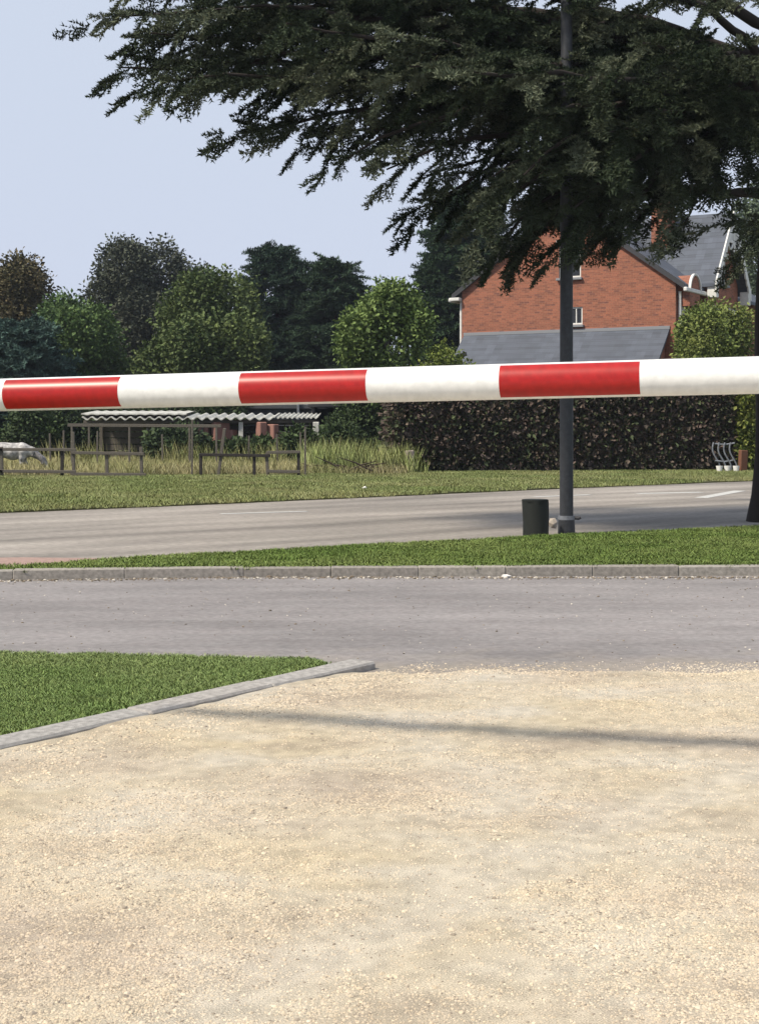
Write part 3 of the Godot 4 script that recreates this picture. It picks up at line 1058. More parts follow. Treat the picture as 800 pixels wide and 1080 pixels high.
func _chimney() -> Shape:
	var s := Shape.new()
	s.box(Transform3D(Basis.IDENTITY, Vector3(1.95, 9.9, 4.2)), Vector3(0.75, 3.0, 1.0), 0.01)
	s.box(Transform3D(Basis.IDENTITY, Vector3(1.95, 11.42, 4.2)), Vector3(0.9, 0.16, 1.16), 0.02)
	return s

# ---------------------------------------------------------------- pole and stump
func pole_and_stump() -> void:
	var p := thing("metal_pole", "tall dark grey metal pole with a collar near its foot, on the island", "pole", P(2.67, 0.1, 20.34))
	var s := Shape.new()
	s.tube(PackedVector3Array([Vector3(0, -0.3, 0), Vector3(0, 2.0, 0), Vector3(0, 9.5, 0)]), PackedFloat32Array([0.097, 0.095, 0.075]), 28)
	part("shaft", s, M.pole_paint, p)
	var f := Shape.new()
	f.tube(PackedVector3Array([Vector3(0, -0.1, 0), Vector3(0, 0.10, 0), Vector3(0, 0.115, 0)]), PackedFloat32Array([0.125, 0.115, 0.105]), 28)
	part("foot", f, M.pole_paint, p)
	var c := Shape.new()
	c.tube(PackedVector3Array([Vector3(0, 0.10, 0), Vector3(0, 0.115, 0), Vector3(0, 0.145, 0), Vector3(0, 0.16, 0)]), PackedFloat32Array([0.112, 0.125, 0.125, 0.112]), 28)
	part("collar", c, M.galvanised, p)
	var b := Shape.new()
	b.tube(PackedVector3Array([Vector3(0.10, 0.13, 0.03), Vector3(0.17, 0.13, 0.05), Vector3(0.20, 0.14, 0.055)]), PackedFloat32Array([0.025, 0.03, 0.02]), 10)
	part("clamp_bolt", b, M.dark_trim, p)
	var w := Shape.new()
	w.tube(PackedVector3Array([Vector3(0, 1.55, 0), Vector3(0, 1.565, 0), Vector3(0, 1.58, 0)]), PackedFloat32Array([0.0965, 0.099, 0.0965]), 28)
	part("joint_ring", w, M.pole_paint, p)
	var st := thing("bollard", "short thick dark wooden stump standing beside the metal pole", "bollard", P(2.17, 0.1, 19.75))
	var q := Shape.new()
	q.tube(PackedVector3Array([Vector3(0, -0.15, 0), Vector3(0, 0.12, 0), Vector3(-0.005, 0.25, 0), Vector3(-0.01, 0.39, 0), Vector3(-0.01, 0.405, 0)]), PackedFloat32Array([0.182, 0.180, 0.181, 0.182, 0.176]), 22, 0.05, 4)
	part("post", q, M.dark_plastic, st)
	var cap := Shape.new()
	cap.tube(PackedVector3Array([Vector3(-0.01, 0.400, 0), Vector3(-0.01, 0.418, 0), Vector3(-0.01, 0.425, 0)]), PackedFloat32Array([0.188, 0.188, 0.172]), 22, 0.05, 4)
	part("cap", cap, M.dark_plastic, st)
	var peb := put("stone", stone_mesh(71), null, Transform3D(Basis.from_euler(Vector3(0.3, 1, 0)).scaled(Vector3(0.07, 0.09, 0.07)), P(2.46, 0.16, 20.2)))
	_tint(peb, Color(0.33, 0.29, 0.25))
	tag(peb, "pale stone lying between the dark stump and the metal pole", "stone")

func _tint(o: MeshInstance3D, c: Color) -> void:
	var m: StandardMaterial3D = M.pebble.duplicate()
	m.albedo_color = lin(c.r, c.g, c.b)
	o.material_override = m

# ---------------------------------------------------------------- paddock
func bar(a: Vector3, b: Vector3, w: float, h: float) -> Shape:
	var s := Shape.new()
	var x := (b - a).normalized()
	var up := Vector3.UP if absf(x.y) < 0.9 else Vector3.BACK
	var z := x.cross(up).normalized()
	s.box(Transform3D(Basis(x, z.cross(x), z), (a + b) * 0.5), Vector3(a.distance_to(b), h, w), 0.008)
	return s

func fences() -> void:
	var f := thing("paddock_fence", "weathered post and rail fence in front of the grazing pony", "fence", P(-8.6, 0.04, 40.0), 0, "broken stretches of paddock fence")
	var o := f.position
	for q in [[-12.2, 0.95], [-10.6, 0.9], [-8.91, 0.80], [-8.58, 1.32], [-7.65, 0.74], [-6.67, 0.9]]:
		part("post", bar(P(q[0], -0.2, 40.0) - o, P(q[0] + rg.randf_range(-0.03, 0.03), q[1], 40.0) - o, 0.085, 0.085), M.dark_wood if q[0] > -9.0 and q[0] < -8.7 else M.weathered, f)
	for q in [[-12.4, 0.84, -10.55, 0.83], [-10.65, 0.83, -8.5, 0.82], [-12.4, 0.23, -10.55, 0.22], [-10.65, 0.22, -8.5, 0.20], [-8.66, 0.74, -6.60, 0.70], [-8.66, 0.14, -6.55, 0.12]]:
		part("rail", bar(P(q[0], q[1], 39.92) - o, P(q[2], q[3], 39.92) - o, 0.045, 0.085), M.weathered, f)
	var g := thing("paddock_fence", "low broken rail fence with a leaning post before the corrugated shelter", "fence", P(-3.7, 0.04, 40.5), 0, "broken stretches of paddock fence")
	o = g.position
	for q in [[-5.08, 0.68, 0.0], [-3.56, 0.66, 0.0], [-3.16, 0.72, -0.05], [-2.30, 0.76, 0.0], [-4.62, 1.42, 0.22]]:
		part("post", bar(P(q[0], -0.2, 40.5) - o, P(q[0] + q[2], q[1], 40.5) - o, 0.085, 0.085), M.dark_wood if q[2] == 0.0 else M.weathered, g)
	for q in [[-5.12, 0.67, -3.1, 0.64], [-3.2, 0.73, -2.25, 0.75], [-3.2, 0.20, -2.25, 0.18]]:
		part("rail", bar(P(q[0], q[1], 40.42) - o, P(q[2], q[3], 40.42) - o, 0.045, 0.085), M.dark_wood if q[1] < 0.7 and q[1] > 0.5 else M.weathered, g)
	# single stakes standing in the long grass
	var stakes := [[-10.85, 1.18, 47.0, "pale stake nearest the pony among the long grass"], [-10.42, 1.28, 47.0, "second pale stake behind the rail fence, right of the pony"], [-9.35, 1.25, 47.2, "pale stake behind the middle of the rail fence"],
		[-7.15, 1.15, 47.0, "pale stake in the gap between the two fence stretches"], [-5.40, 1.62, 41.0, "tall thin stake left of the low broken fence"], [-4.35, 1.10, 47.3, "short stake behind the leaning fence post"],
		[-3.35, 1.15, 47.0, "stake before the brick pier under the shelter"], [-2.60, 1.22, 47.0, "stake under the right end of the shelter roof"], [-2.14, 1.42, 41.0, "tall grey stake at the right end of the low fence"]]
	for q in stakes:
		var s := part("stake", bar(Vector3(0, -0.2, 0), Vector3(rg.randf_range(-0.04, 0.04), q[1], 0), 0.055, 0.055), M.weathered)
		s.position = P(q[0], 0.04, q[2])
		tag(s, q[3], "stake", "stakes standing in the long grass")
	var p := thing("rail_frame", "long grey wooden beam on posts below the corrugated roof", "fence", P(-7.4, 0.04, 45.0))
	o = p.position
	for x in [-9.72, -7.9, -6.0, -5.15]:
		part("post", bar(P(x, -0.2, 45.0) - o, P(x, 1.46, 45.0) - o, 0.06, 0.06), M.weathered, p)
	part("beam", bar(P(-9.85, 1.50, 45.0) - o, P(-5.0, 1.47, 45.0) - o, 0.06, 0.10), M.weathered, p)
	# concrete stub at the left end of the hedge
	var c := Shape.new()
	c.tint = Color(0.40, 0.34, 0.30)
	c.box(Transform3D(Basis.from_euler(Vector3(0, 0.3, 0.04)), Vector3(0, 0.32, 0)), Vector3(0.24, 0.84, 0.2), 0.03)
	var cs := part("concrete_stub", c, M.concrete)
	cs.position = P(0.93, 0.0, 43.2)
	tag(cs, "short pale concrete stub at the left end of the dark hedge", "post")

func wavy(x0: float, x1: float, d0: float, d1: float, y0: float, y1: float, period: float, amp: float) -> Shape:
	# corrugated sheet with thickness, waves across x
	var s := Shape.new()
	var n := int((x1 - x0) / period * 10.0)
	for i in n:
		var xa := lerpf(x0, x1, i / float(n))
		var xb := lerpf(x0, x1, (i + 1) / float(n))
		var ya := amp * cos(TAU * xa / period)
		var yb := amp * cos(TAU * xb / period)
		var na := Vector3(amp * TAU / period * sin(TAU * xa / period), 1, 0).normalized()
		var nb := Vector3(amp * TAU / period * sin(TAU * xb / period), 1, 0).normalized()
		var a := P(xa, y0 + ya, d0); var b := P(xb, y0 + yb, d0); var c := P(xb, y1 + yb, d1); var e := P(xa, y1 + ya, d1)
		var dn := Vector3(0, -0.045, 0)
		s.trin(a, e, c, na, na, nb); s.trin(a, c, b, na, nb, nb)
		s.trin(a + dn, c + dn, e + dn, -na, -nb, -na); s.trin(a + dn, b + dn, c + dn, -na, -nb, -nb)
		s.quad(a, b, b + dn, a + dn)
		s.quad(e, e + dn, c + dn, c)
	return s

func shelters() -> void:
	var root := thing("field_shelter", "open shelter with a white corrugated roof behind the paddock", "shelter", P(-6.5, 0.04, 52.0))
	var o := root.position
	var sheets := [[-10.75, -6.95, 51.3, 54.0, 1.90, 2.02, 0.345, 0.012, M.fibre_white], [-10.7, -3.75, 51.2, 54.0, 1.75, 1.90, 0.345, 0.05, M.fibre_white], [-3.7, -2.2, 51.3, 54.0, 1.78, 1.93, 0.17, 0.03, M.fibre_white]]
	for q in sheets:
		var s := wavy(q[0], q[1], q[2], q[3], q[4], q[5], q[6], q[7])
		for i in s.v.size():
			s.v[i] -= o
		part("roof_sheet", s, q[8], root)
	for x in [-10.5, -8.4, -6.4, -4.4, -2.4]:
		part("post", bar(P(x, -0.2, 51.5) - o, P(x, 1.66, 51.5) - o, 0.07, 0.07), M.weathered, root)
		part("post", bar(P(x, -0.2, 53.8) - o, P(x, 1.82, 53.8) - o, 0.11, 0.11), M.weathered, root)
	part("beam", bar(P(-10.7, 1.60, 51.5) - o, P(-2.3, 1.62, 51.5) - o, 0.08, 0.10), M.weathered, root)
	for i in 7:
		part("back_board", bar(P(-10.6, 0.15 + i * 0.24, 53.92) - o, P(-2.3, 0.15 + i * 0.24, 53.92) - o, 0.03, 0.21), M.weathered, root)
	for q in [[-6.45, 0.70, 0.55, 51.7], [-5.75, 0.80, 0.62, 51.6], [-5.35, 0.66, 0.3, 51.7], [-4.25, 0.80, 0.42, 51.25], [-3.85, 0.76, 0.4, 51.3], [-3.45, 0.62, 0.3, 51.5]]:
		box_part("brick_pier", P(q[0], q[1], q[3]) - o, Vector3(q[2], q[1] * 2.0, 0.28), M.pink_brick, root, 0.03, Basis(Vector3.UP, q[0]))
	box_part("white_board", P(-5.0, 1.1, 51.4) - o, Vector3(0.16, 1.0, 0.06), M.fibre_white, root, 0.01)
	box_part("end_post", P(-2.28, 0.8, 51.3) - o, Vector3(0.22, 1.6, 0.2), M.fibre_white, root, 0.02)
	var g := thing("garden_shed", "low grey shed roof rising just behind the corrugated shelter", "shed", P(-4.0, 0.04, 59.0))
	box_part("wall", Vector3(0, 1.0, 0), Vector3(3.3, 2.2, 2.4), M.grey_wall, g, 0.02)
	box_part("roof", Vector3(0, 2.32, 0), Vector3(3.7, 0.18, 2.9), M.grey_wall, g, 0.02, Basis(Vector3.RIGHT, 0.10))
	box_part("flue", Vector3(0.72, 2.1, 1.5), Vector3(0.1, 1.2, 0.1), M.galvanised, g, 0.02)
	var k := thing("carport", "dark open carport between the shelter and the birch", "carport", P(-1.75, 0.04, 55.0))
	for x in [-0.75, 0.75]:
		for z in [-1.2, 1.2]:
			box_part("post", Vector3(x, 1.05, z), Vector3(0.12, 2.2, 0.12), M.dark_trim, k, 0.01)
	box_part("roof", Vector3(0, 2.2, 0), Vector3(1.9, 0.16, 3.0), M.dark_trim, k, 0.02)
	box_part("back_wall", Vector3(0, 1.05, -1.3), Vector3(1.6, 2.1, 0.08), M.tarred_board, k, 0.01)
	box_part("side_wall", Vector3(-0.8, 1.05, 0), Vector3(0.06, 2.1, 2.2), M.tarred_board, k, 0.01)
	box_part("side_wall", Vector3(0.8, 1.05, 0), Vector3(0.06, 2.1, 2.2), M.tarred_board, k, 0.01)
	var h := thing("outbuilding", "low outbuilding with a dark sloping roof edge left of the house", "shed", P(2.35, 0.04, 57.0))
	box_part("wall", Vector3(0, 1.85, 0), Vector3(1.5, 3.8, 2.0), M.grey_wall, h, 0.02)
	box_part("roof", Vector3(0.05, 3.98, 0), Vector3(2.1, 0.14, 2.5), M.dark_trim, h, 0.02, Basis(Vector3.BACK, 0.26))
	# wavy rack in front of the hedge, with white pots at its foot
	var w := thing("wavy_rack", "grey metal rack of wavy bars leaning at the right end of the hedge", "rack", P(10.75, 0.04, 44.4))
	for i in 4:
		var pts := PackedVector3Array()
		var rr := PackedFloat32Array()
		for q in 15:
			var u := q / 14.0
			pts.append(Vector3(-0.26 + i * 0.165 + 0.07 * sin(u * TAU * 0.95 + 0.4) - 0.16 * (u - 0.5), u * 0.92, 0.05 * i))
			rr.append(0.026)
		var s := Shape.new()
		s.tube(pts, rr, 8)
		part("wavy_bar", s, M.galvanised, w)
	for y in [0.35, 0.88]:
		var s := Shape.new()
		s.tube(PackedVector3Array([Vector3(-0.30, y, 0.03), Vector3(0.0, y - 0.03, 0.05), Vector3(0.30, y + 0.02, 0.09)]), PackedFloat32Array([0.028, 0.028, 0.028]), 8)
		part("cross_bar", s, M.galvanised, w)
	var names := ["left", "middle", "right"]
	for i in 3:
		var pt := Shape.new()
		pt.tube(PackedVector3Array([Vector3(0, 0, 0), Vector3(0, 0.02, 0), Vector3(0, 0.17, 0), Vector3(0, 0.2, 0)]), PackedFloat32Array([0.07, 0.075, 0.10, 0.105]), 14)
		var po := part("flower_pot", pt, M.white_paint)
		po.position = P(10.5 + i * 0.26, 0.04 + (0.0), 44.0 + (0.06 if i == 1 else 0.0))
		tag(po, "%s one of three small white pots at the foot of the wavy rack" % ["leftmost", "middle", "rightmost"][i], "pot", "white pots by the rack")
	var bp := Shape.new()
	bp.box(Transform3D(Basis.from_euler(Vector3(0, 0.4, -0.05)), Vector3(0, 0.32, 0)), Vector3(0.26, 0.80, 0.16), 0.02)
	var bo := part("rusty_post", bp, M.rust)
	bo.position = P(11.3, 0.0, 44.3)
	tag(bo, "short rusty brown post right of the wavy rack", "post")

# ---------------------------------------------------------------- pony
func pony() -> void:
	# joints as (x forward, y up, z across), radius; the pony grazes facing right
	var J := {
		"rump": [Vector3(-0.62, 0.74, 0), 0.20], "loin": [Vector3(-0.30, 0.72, 0), 0.215], "belly": [Vector3(-0.02, 0.66, 0), 0.235], "chest": [Vector3(0.28, 0.68, 0), 0.215], "withers": [Vector3(0.24, 0.80, 0), 0.13],
		"neck": [Vector3(0.55, 0.66, 0), 0.135], "poll": [Vector3(0.86, 0.44, 0), 0.085], "cheek": [Vector3(0.90, 0.34, 0), 0.085], "nose": [Vector3(0.99, 0.17, 0), 0.055], "muzzle": [Vector3(1.02, 0.09, 0), 0.052]}
	var bones := [["rump", "loin"], ["loin", "belly"], ["belly", "chest"], ["loin", "withers"], ["withers", "chest"], ["chest", "neck"], ["withers", "neck"], ["neck", "poll"], ["poll", "cheek"], ["cheek", "nose"], ["nose", "muzzle"]]
	for s in [-1, 1]:
		var q := str(s)
		var st: float = 0.06 * s
		J["hip" + q] = [Vector3(-0.62, 0.66, 0.10 * s), 0.15]
		J["stifle" + q] = [Vector3(-0.50, 0.50, 0.12 * s), 0.10]
		J["hock" + q] = [Vector3(-0.70 + st, 0.30, 0.11 * s), 0.052]
		J["fet" + q] = [Vector3(-0.66 + st, 0.08, 0.11 * s), 0.038]
		J["hoof" + q] = [Vector3(-0.63 + st, 0.03, 0.11 * s), 0.05]
		J["elbow" + q] = [Vector3(0.26, 0.50, 0.12 * s), 0.09]
		J["knee" + q] = [Vector3(0.30 - st, 0.28, 0.11 * s), 0.05]
		J["ffet" + q] = [Vector3(0.29 - st, 0.08, 0.11 * s), 0.036]
		J["fhoof" + q] = [Vector3(0.32 - st, 0.03, 0.11 * s), 0.05]
		J["ear" + q] = [Vector3(0.80, 0.52, 0.06 * s), 0.012]
		J["earb" + q] = [Vector3(0.84, 0.45, 0.045 * s), 0.03]
		bones.append_array([["rump", "hip" + q], ["hip" + q, "stifle" + q], ["stifle" + q, "hock" + q], ["hock" + q, "fet" + q], ["fet" + q, "hoof" + q], ["chest", "elbow" + q], ["elbow" + q, "knee" + q], ["knee" + q, "ffet" + q], ["ffet" + q, "fhoof" + q], ["earb" + q, "ear" + q]])
	var lo := Vector3(-0.92, -0.04, -0.36)
	var cell := 0.028
	var nx := 74; var ny := 37; var nz := 26
	var F := PackedFloat32Array()
	F.resize((nx + 1) * (ny + 1) * (nz + 1))
	F.fill(1.0)
	for b in bones:
		var a: Vector3 = J[b[0]][0]
		var e: Vector3 = J[b[1]][0]
		var ra: float = J[b[0]][1]
		var re: float = J[b[1]][1]
		var m := maxf(ra, re) + 0.12
		var i0 := Vector3i(((a.min(e) - Vector3.ONE * m - lo) / cell).floor()).clamp(Vector3i.ZERO, Vector3i(nx, ny, nz))
		var i1 := Vector3i(((a.max(e) + Vector3.ONE * m - lo) / cell).ceil()).clamp(Vector3i.ZERO, Vector3i(nx, ny, nz))
		var ae := e - a
		var l2 := ae.length_squared()
		for z in range(i0.z, i1.z + 1):
			for y in range(i0.y, i1.y + 1):
				for x in range(i0.x, i1.x + 1):
					var p := lo + Vector3(x, y, z) * cell
					var t := clampf((p - a).dot(ae) / l2, 0.0, 1.0)
					var dd := p.distance_to(a + ae * t) - lerpf(ra, re, t)
					var k := (z * (ny + 1) + y) * (nx + 1) + x
					var h := maxf(0.05 - absf(F[k] - dd), 0.0) / 0.05
					F[k] = minf(F[k], dd) - h * h * 0.0125
	var s := Shape.new()
	var vid := {}
	var pos := PackedVector3Array()
	var at := func(x: int, y: int, z: int) -> int: return (z * (ny + 1) + y) * (nx + 1) + x
	for z in nz:
		for y in ny:
			for x in nx:
				var sum := Vector3.ZERO
				var cnt := 0
				var base := (z * (ny + 1) + y) * (nx + 1) + x
				var f0 := F[base]
				if absf(f0) > 0.08:
					continue
				for e in [[0, 0, 0, 1, 0, 0], [0, 1, 0, 1, 1, 0], [0, 0, 1, 1, 0, 1], [0, 1, 1, 1, 1, 1], [0, 0, 0, 0, 1, 0], [1, 0, 0, 1, 1, 0], [0, 0, 1, 0, 1, 1], [1, 0, 1, 1, 1, 1], [0, 0, 0, 0, 0, 1], [1, 0, 0, 1, 0, 1], [0, 1, 0, 0, 1, 1], [1, 1, 0, 1, 1, 1]]:
					var fa := F[base + (e[2] * (ny + 1) + e[1]) * (nx + 1) + e[0]]
					var fb := F[base + (e[5] * (ny + 1) + e[4]) * (nx + 1) + e[3]]
					if (fa < 0.0) != (fb < 0.0):
						var t := fa / (fa - fb)
						sum += Vector3(e[0], e[1], e[2]).lerp(Vector3(e[3], e[4], e[5]), t)
						cnt += 1
				if cnt > 0:
					vid[base] = pos.size()
					pos.append(lo + (Vector3(x, y, z) + sum / cnt) * cell)
	var grad := PackedVector3Array()
	var cols := PackedColorArray()
	for p in pos:
		var g := Vector3i(((p - lo) / cell).round()).clamp(Vector3i.ONE, Vector3i(nx - 1, ny - 1, nz - 1))
		grad.append(Vector3(F[at.call(g.x + 1, g.y, g.z)] - F[at.call(g.x - 1, g.y, g.z)], F[at.call(g.x, g.y + 1, g.z)] - F[at.call(g.x, g.y - 1, g.z)], F[at.call(g.x, g.y, g.z + 1)] - F[at.call(g.x, g.y, g.z - 1)]).normalized())
		var c := Color(0.60, 0.585, 0.57)
		if p.x > 0.45 and p.y > 0.2:
			c = c.lerp(Color(0.38, 0.365, 0.36), smoothstep(0.45, 0.7, p.x))
		if p.x > 0.92 and p.y < 0.30:
			c = Color(0.55, 0.53, 0.51)
		if p.x > 0.97 and p.y < 0.13:
			c = Color(0.06, 0.055, 0.055)
		if p.y < 0.32 and p.x < 0.6:
			c = Color(0.30, 0.285, 0.275)
		if p.y < 0.06 and p.x < 0.6:
			c = Color(0.05, 0.045, 0.04)
		cols.append(c * (0.85 + 0.5 * n_fine.get_noise_3d(p.x, p.y, p.z)))
	for z in range(1, nz):
		for y in range(1, ny):
			for x in range(1, nx):
				var k: int = (z * (ny + 1) + y) * (nx + 1) + x
				var sx := 1; var sy := nx + 1; var sz := (nx + 1) * (ny + 1)
				for ax in 3:
					var st: int = [sx, sy, sz][ax]
					var u1: int = [sy, sz, sx][ax]
					var u2: int = [sz, sx, sy][ax]
					if (F[k] < 0.0) == (F[k + st] < 0.0):
						continue
					var q := [k, k - u1, k - u1 - u2, k - u2]
					if not (vid.has(q[0]) and vid.has(q[1]) and vid.has(q[2]) and vid.has(q[3])):
						continue
					if F[k] >= 0.0:
						q = [q[0], q[3], q[2], q[1]]
					for tr in [[0, 2, 1], [0, 3, 2]]:
						for w in tr:
							var id: int = vid[q[w]]
							s.v.append(pos[id]); s.n.append(grad[id]); s.c.append(cols[id])
	var root := thing("pony", "pale grey pony grazing behind the rail fence, cut by the left edge", "horse", P(-10.95, 0.04, 42.6), 0.12)
	part("body", s, M.pony, root)
	# mane and tail as bundles of hair
	var hair := mat(0.20, 0.19, 0.195, 0.85)
	var mane := Shape.new()
	for i in 26:
		var u := i / 25.0
		var p := Vector3(0.24, 0.92, 0).lerp(Vector3(0.84, 0.54, 0), u) + Vector3(0, 0.03 * sin(u * PI), 0)
		var q := p + Vector3(0.02 + rg.randf_range(-0.03, 0.03), -0.17 + rg.randf_range(-0.04, 0.04), 0.13 + rg.randf_range(-0.02, 0.03))
		mane.tube(PackedVector3Array([p, p.lerp(q, 0.5) + Vector3(0, 0.05, 0.035), q]), PackedFloat32Array([0.022, 0.02, 0.006]), 5)
	part("mane", mane, hair, root)
	var tail := Shape.new()
	for i in 14:
		var w := Vector3(rg.randf_range(-0.04, 0.04), 0, rg.randf_range(-0.05, 0.05))
		tail.tube(PackedVector3Array([Vector3(-0.79, 0.84, 0), Vector3(-0.90, 0.72, 0) + w * 0.5, Vector3(-0.92, 0.40, 0) + w, Vector3(-0.90, 0.16, 0) + w * 1.4]), PackedFloat32Array([0.02, 0.024, 0.022, 0.006]), 5)
	part("tail", tail, hair, root)

# ---------------------------------------------------------------- scene
func _ready() -> void:
	rg.seed = 2024
	# camera
	var cam := Camera3D.new()
	cam.name = "camera"
	cam.position = Vector3(0, 1.6, 0)
	cam.projection = Camera3D.PROJECTION_FRUSTUM
	cam.near = 0.1
	cam.far = 900.0
	cam.size = 0.1 * 1080.0 / 1500.0
	cam.frustum_offset = Vector2(0, -0.1 * 95.0 / 1500.0)
	cam.current = true
	add_child(cam)
	# hazy bright summer sky
	var sm := ProceduralSkyMaterial.new()
	sm.sky_top_color = Color(0.635, 0.67, 0.725)
	sm.sky_horizon_color = Color(0.64, 0.666, 0.73)
	sm.sky_curve = 0.13
	sm.ground_bottom_color = Color(0.40, 0.40, 0.36)
	sm.ground_horizon_color = Color(0.60, 0.62, 0.62)
	sm.sun_angle_max = 4.0
	var sky := Sky.new()
	sky.sky_material = sm
	var env := Environment.new()
	env.background_mode = Environment.BG_SKY
	env.sky = sky
	env.tonemap_mode = Environment.TONE_MAPPER_LINEAR
	env.tonemap_exposure = 1.72
	env.fog_enabled = true
	env.fog_density = 0.0003
	env.fog_light_color = Color(0.80, 0.84, 0.92)
	env.sdfgi_enabled = true
	env.ssao_enabled = true
	env.ssil_enabled = true
	var we := WorldEnvironment.new()
	we.name = "environment"
	we.environment = env
	add_child(we)
	# sun behind the camera's left shoulder, as the boom's shadow on the gravel shows
	var sun := DirectionalLight3D.new()
	sun.name = "sun"
	sun.light_color = Color(1.0, 0.955, 0.88)
	sun.light_energy = 1.05
	sun.light_angular_distance = 5.5
	sun.shadow_enabled = true
	add_child(sun)
	sun.look_at_from_position(Vector3.ZERO, Vector3(1.35, -1.767, -0.75), Vector3.UP)

	ground_noise()
	materials()
	clump_mid = leaf_clump(31, 16, 0.34, 0.75)
	clump_small = leaf_clump(32, 16, 0.40, 0.75)
	for i in 4:
		sprays.append(needle_spray(41 + i, 10, 0.12, 0.50))
	far_spray = needle_spray(47, 11, 0.15, 0.5)

	ground()
	house()
	background()
	shelters()
	fences()
	cedar(P(6.22, 0.0, 22.9))
	barrier()
	pole_and_stump()
	pony()
	small_things()

func ground() -> void:
	var base := PlaneMesh.new()
	base.size = Vector2(900, 900)
	base.material = M.soil
	var g := put("ground", base, null, Transform3D(Basis.IDENTITY, Vector3(0, -0.06, -200)))
	tag(g, "", "", "", "structure")
	var flat0 := func(x: float, d: float) -> float: return 0.0
	var flat1 := func(x: float, d: float) -> float: return 0.006
	tag(put("main_road", sheet(-26, 30, 14.0, 52, 0.25, flat0, far_tint, M.far_asphalt)), "", "", "", "structure")
	tag(put("side_road", sheet(-26, 30, 8.4, 14.7, 0.14, flat1, asphalt_tint, M.asphalt)), "", "", "", "structure")
	tag(put("gravel", sheet(-4.6, 5.4, 1.2, 9.7, 0.04, gravel_y, gravel_tint, M.gravel)), "", "", "", "structure")
	slab("gravel_yard", PackedVector2Array([Vector2(-26, -20), Vector2(26, -20), Vector2(26, 8.6), Vector2(5.3, 8.6), Vector2(5.3, 1.3), Vector2(-4.5, 1.3), Vector2(-26, 1.3)]), -0.01, 0.04, M.gravel)
	# loose stones
	var where := []
	var tint := PackedColorArray()
	var cols := [Color(0.52, 0.445, 0.335), Color(0.57, 0.50, 0.39), Color(0.46, 0.385, 0.29), Color(0.50, 0.45, 0.38), Color(0.58, 0.53, 0.44), Color(0.34, 0.285, 0.22), Color(0.22, 0.19, 0.16)]
	var kerb_a := Vector2(-4.2, 3.52)
	var kd := Vector2(0.6, 0.8)
	while where.size() < 130000:
		var d := sqrt(rg.randf_range(3.2 * 3.2, 9.55 * 9.55))
		if rg.randf() < 0.35:
			d = rg.randf_range(3.2, 6.0)
		var x := rg.randf_range(-0.31, 0.31) * d
		var q := n_big.get_noise_2d(x * 1.3 + 9.0, d * 1.6) + 0.7 * n_mid.get_noise_2d(x * 0.8, d + 30.0)
		q -= 0.45 * track(x, d)
		if rg.randf() > maxf(0.58 + q * 1.1, 0.14):
			continue
		var rel := Vector2(x, d) - kerb_a
		if rel.dot(Vector2(-kd.y, kd.x)) > -0.02:
			continue
		if d > 9.2 and rg.randf() < (d - 9.1) * 2.6:
			continue
		var s := 0.0022 + 0.0021 * absf(rg.randfn())
		if rg.randf() < 0.02:
			s *= 2.0
		if (rel.dot(Vector2(-kd.y, kd.x)) > -0.5 or d > 8.7) and rg.randf() < 0.3:
			s *= 1.8
		s = minf(s, 0.018)
		var y := maxf(gravel_y(x, d), 0.006)
		where.append(Transform3D(Basis.from_euler(Vector3(rg.randf() * TAU, rg.randf() * TAU, rg.randf() * TAU)).scaled(Vector3(1, 0.7, 1) * s), P(x, y - s * 0.2, d)))
		var c: Color = cols[mini(int(absf(rg.randfn()) * 2.6), 6)]
		var pt := gravel_tint(x, d)
		c = c.lerp(pt, 0.5) * Color(0.92, 0.89, 0.86)
		if rg.randf() < 0.14:
			c = Color(0.26, 0.22, 0.175)
		tint.append(c * rg.randf_range(0.85, 1.15))
	tag(scatter("loose_gravel", stone_mesh(61), where, tint), "loose cream and tan gravel stones scattered over the entrance", "gravel", "", "stuff")
	var dw := []
	var dt := PackedColorArray()
	for i in 2600:
		var x := rg.randf_range(-4.6, 6.0)
		var d := (14.60 if x > -1.4 else 14.60 + (x + 1.4) * 0.135) - absf(rg.randfn()) * 0.09
		var s := 0.004 + 0.007 * absf(rg.randfn())
		if i > 1700:
			d = rg.randf_range(9.4, 14.4)
			s = 0.003 + 0.003 * absf(rg.randfn())
		dw.append(Transform3D(Basis.from_euler(Vector3(rg.randf() * TAU, rg.randf() * TAU, 0)).scaled(Vector3(1.2, 0.7, 1) * s), P(x, 0.006 + s * 0.2, d)))
		dt.append([Color(0.16, 0.125, 0.09), Color(0.24, 0.20, 0.15), Color(0.10, 0.085, 0.065), Color(0.5, 0.46, 0.40)][rg.randi() % 4])
	tag(scatter("road_grit", stone_mesh(62), dw, dt), "grit and crumbs of soil along the gutter and on the tarmac", "grit", "", "stuff")
	# lawn wedge on the left with its kerb
	var lawn := PackedVector2Array([Vector2(-0.34, 9.34), Vector2(-0.52, 9.40), Vector2(-1.54, 9.54), Vector2(-2.59, 9.66), Vector2(-9.0, 10.3), Vector2(-9.0, 3.5), Vector2(-4.45, 3.5)])
	slab("lawn", lawn, 0.026, 0.1, M.lawn_soil)
	var view := PackedVector2Array([Vector2(-0.36, 9.30), Vector2(-0.52, 9.38), Vector2(-1.54, 9.52), Vector2(-2.59, 9.64), Vector2(-3.6, 9.74), Vector2(-3.6, 4.85)])
	grass_over("lawn_grass", "short mown green grass on the wedge beside the kerb", "grass", view, 0.024, blade_patch(81, 320, 0.22, 0.010, 0.026, 0.0038, 0.9), 2100, Color(0.215, 0.330, 0.110), Color(0.285, 0.380, 0.155), 0.2)
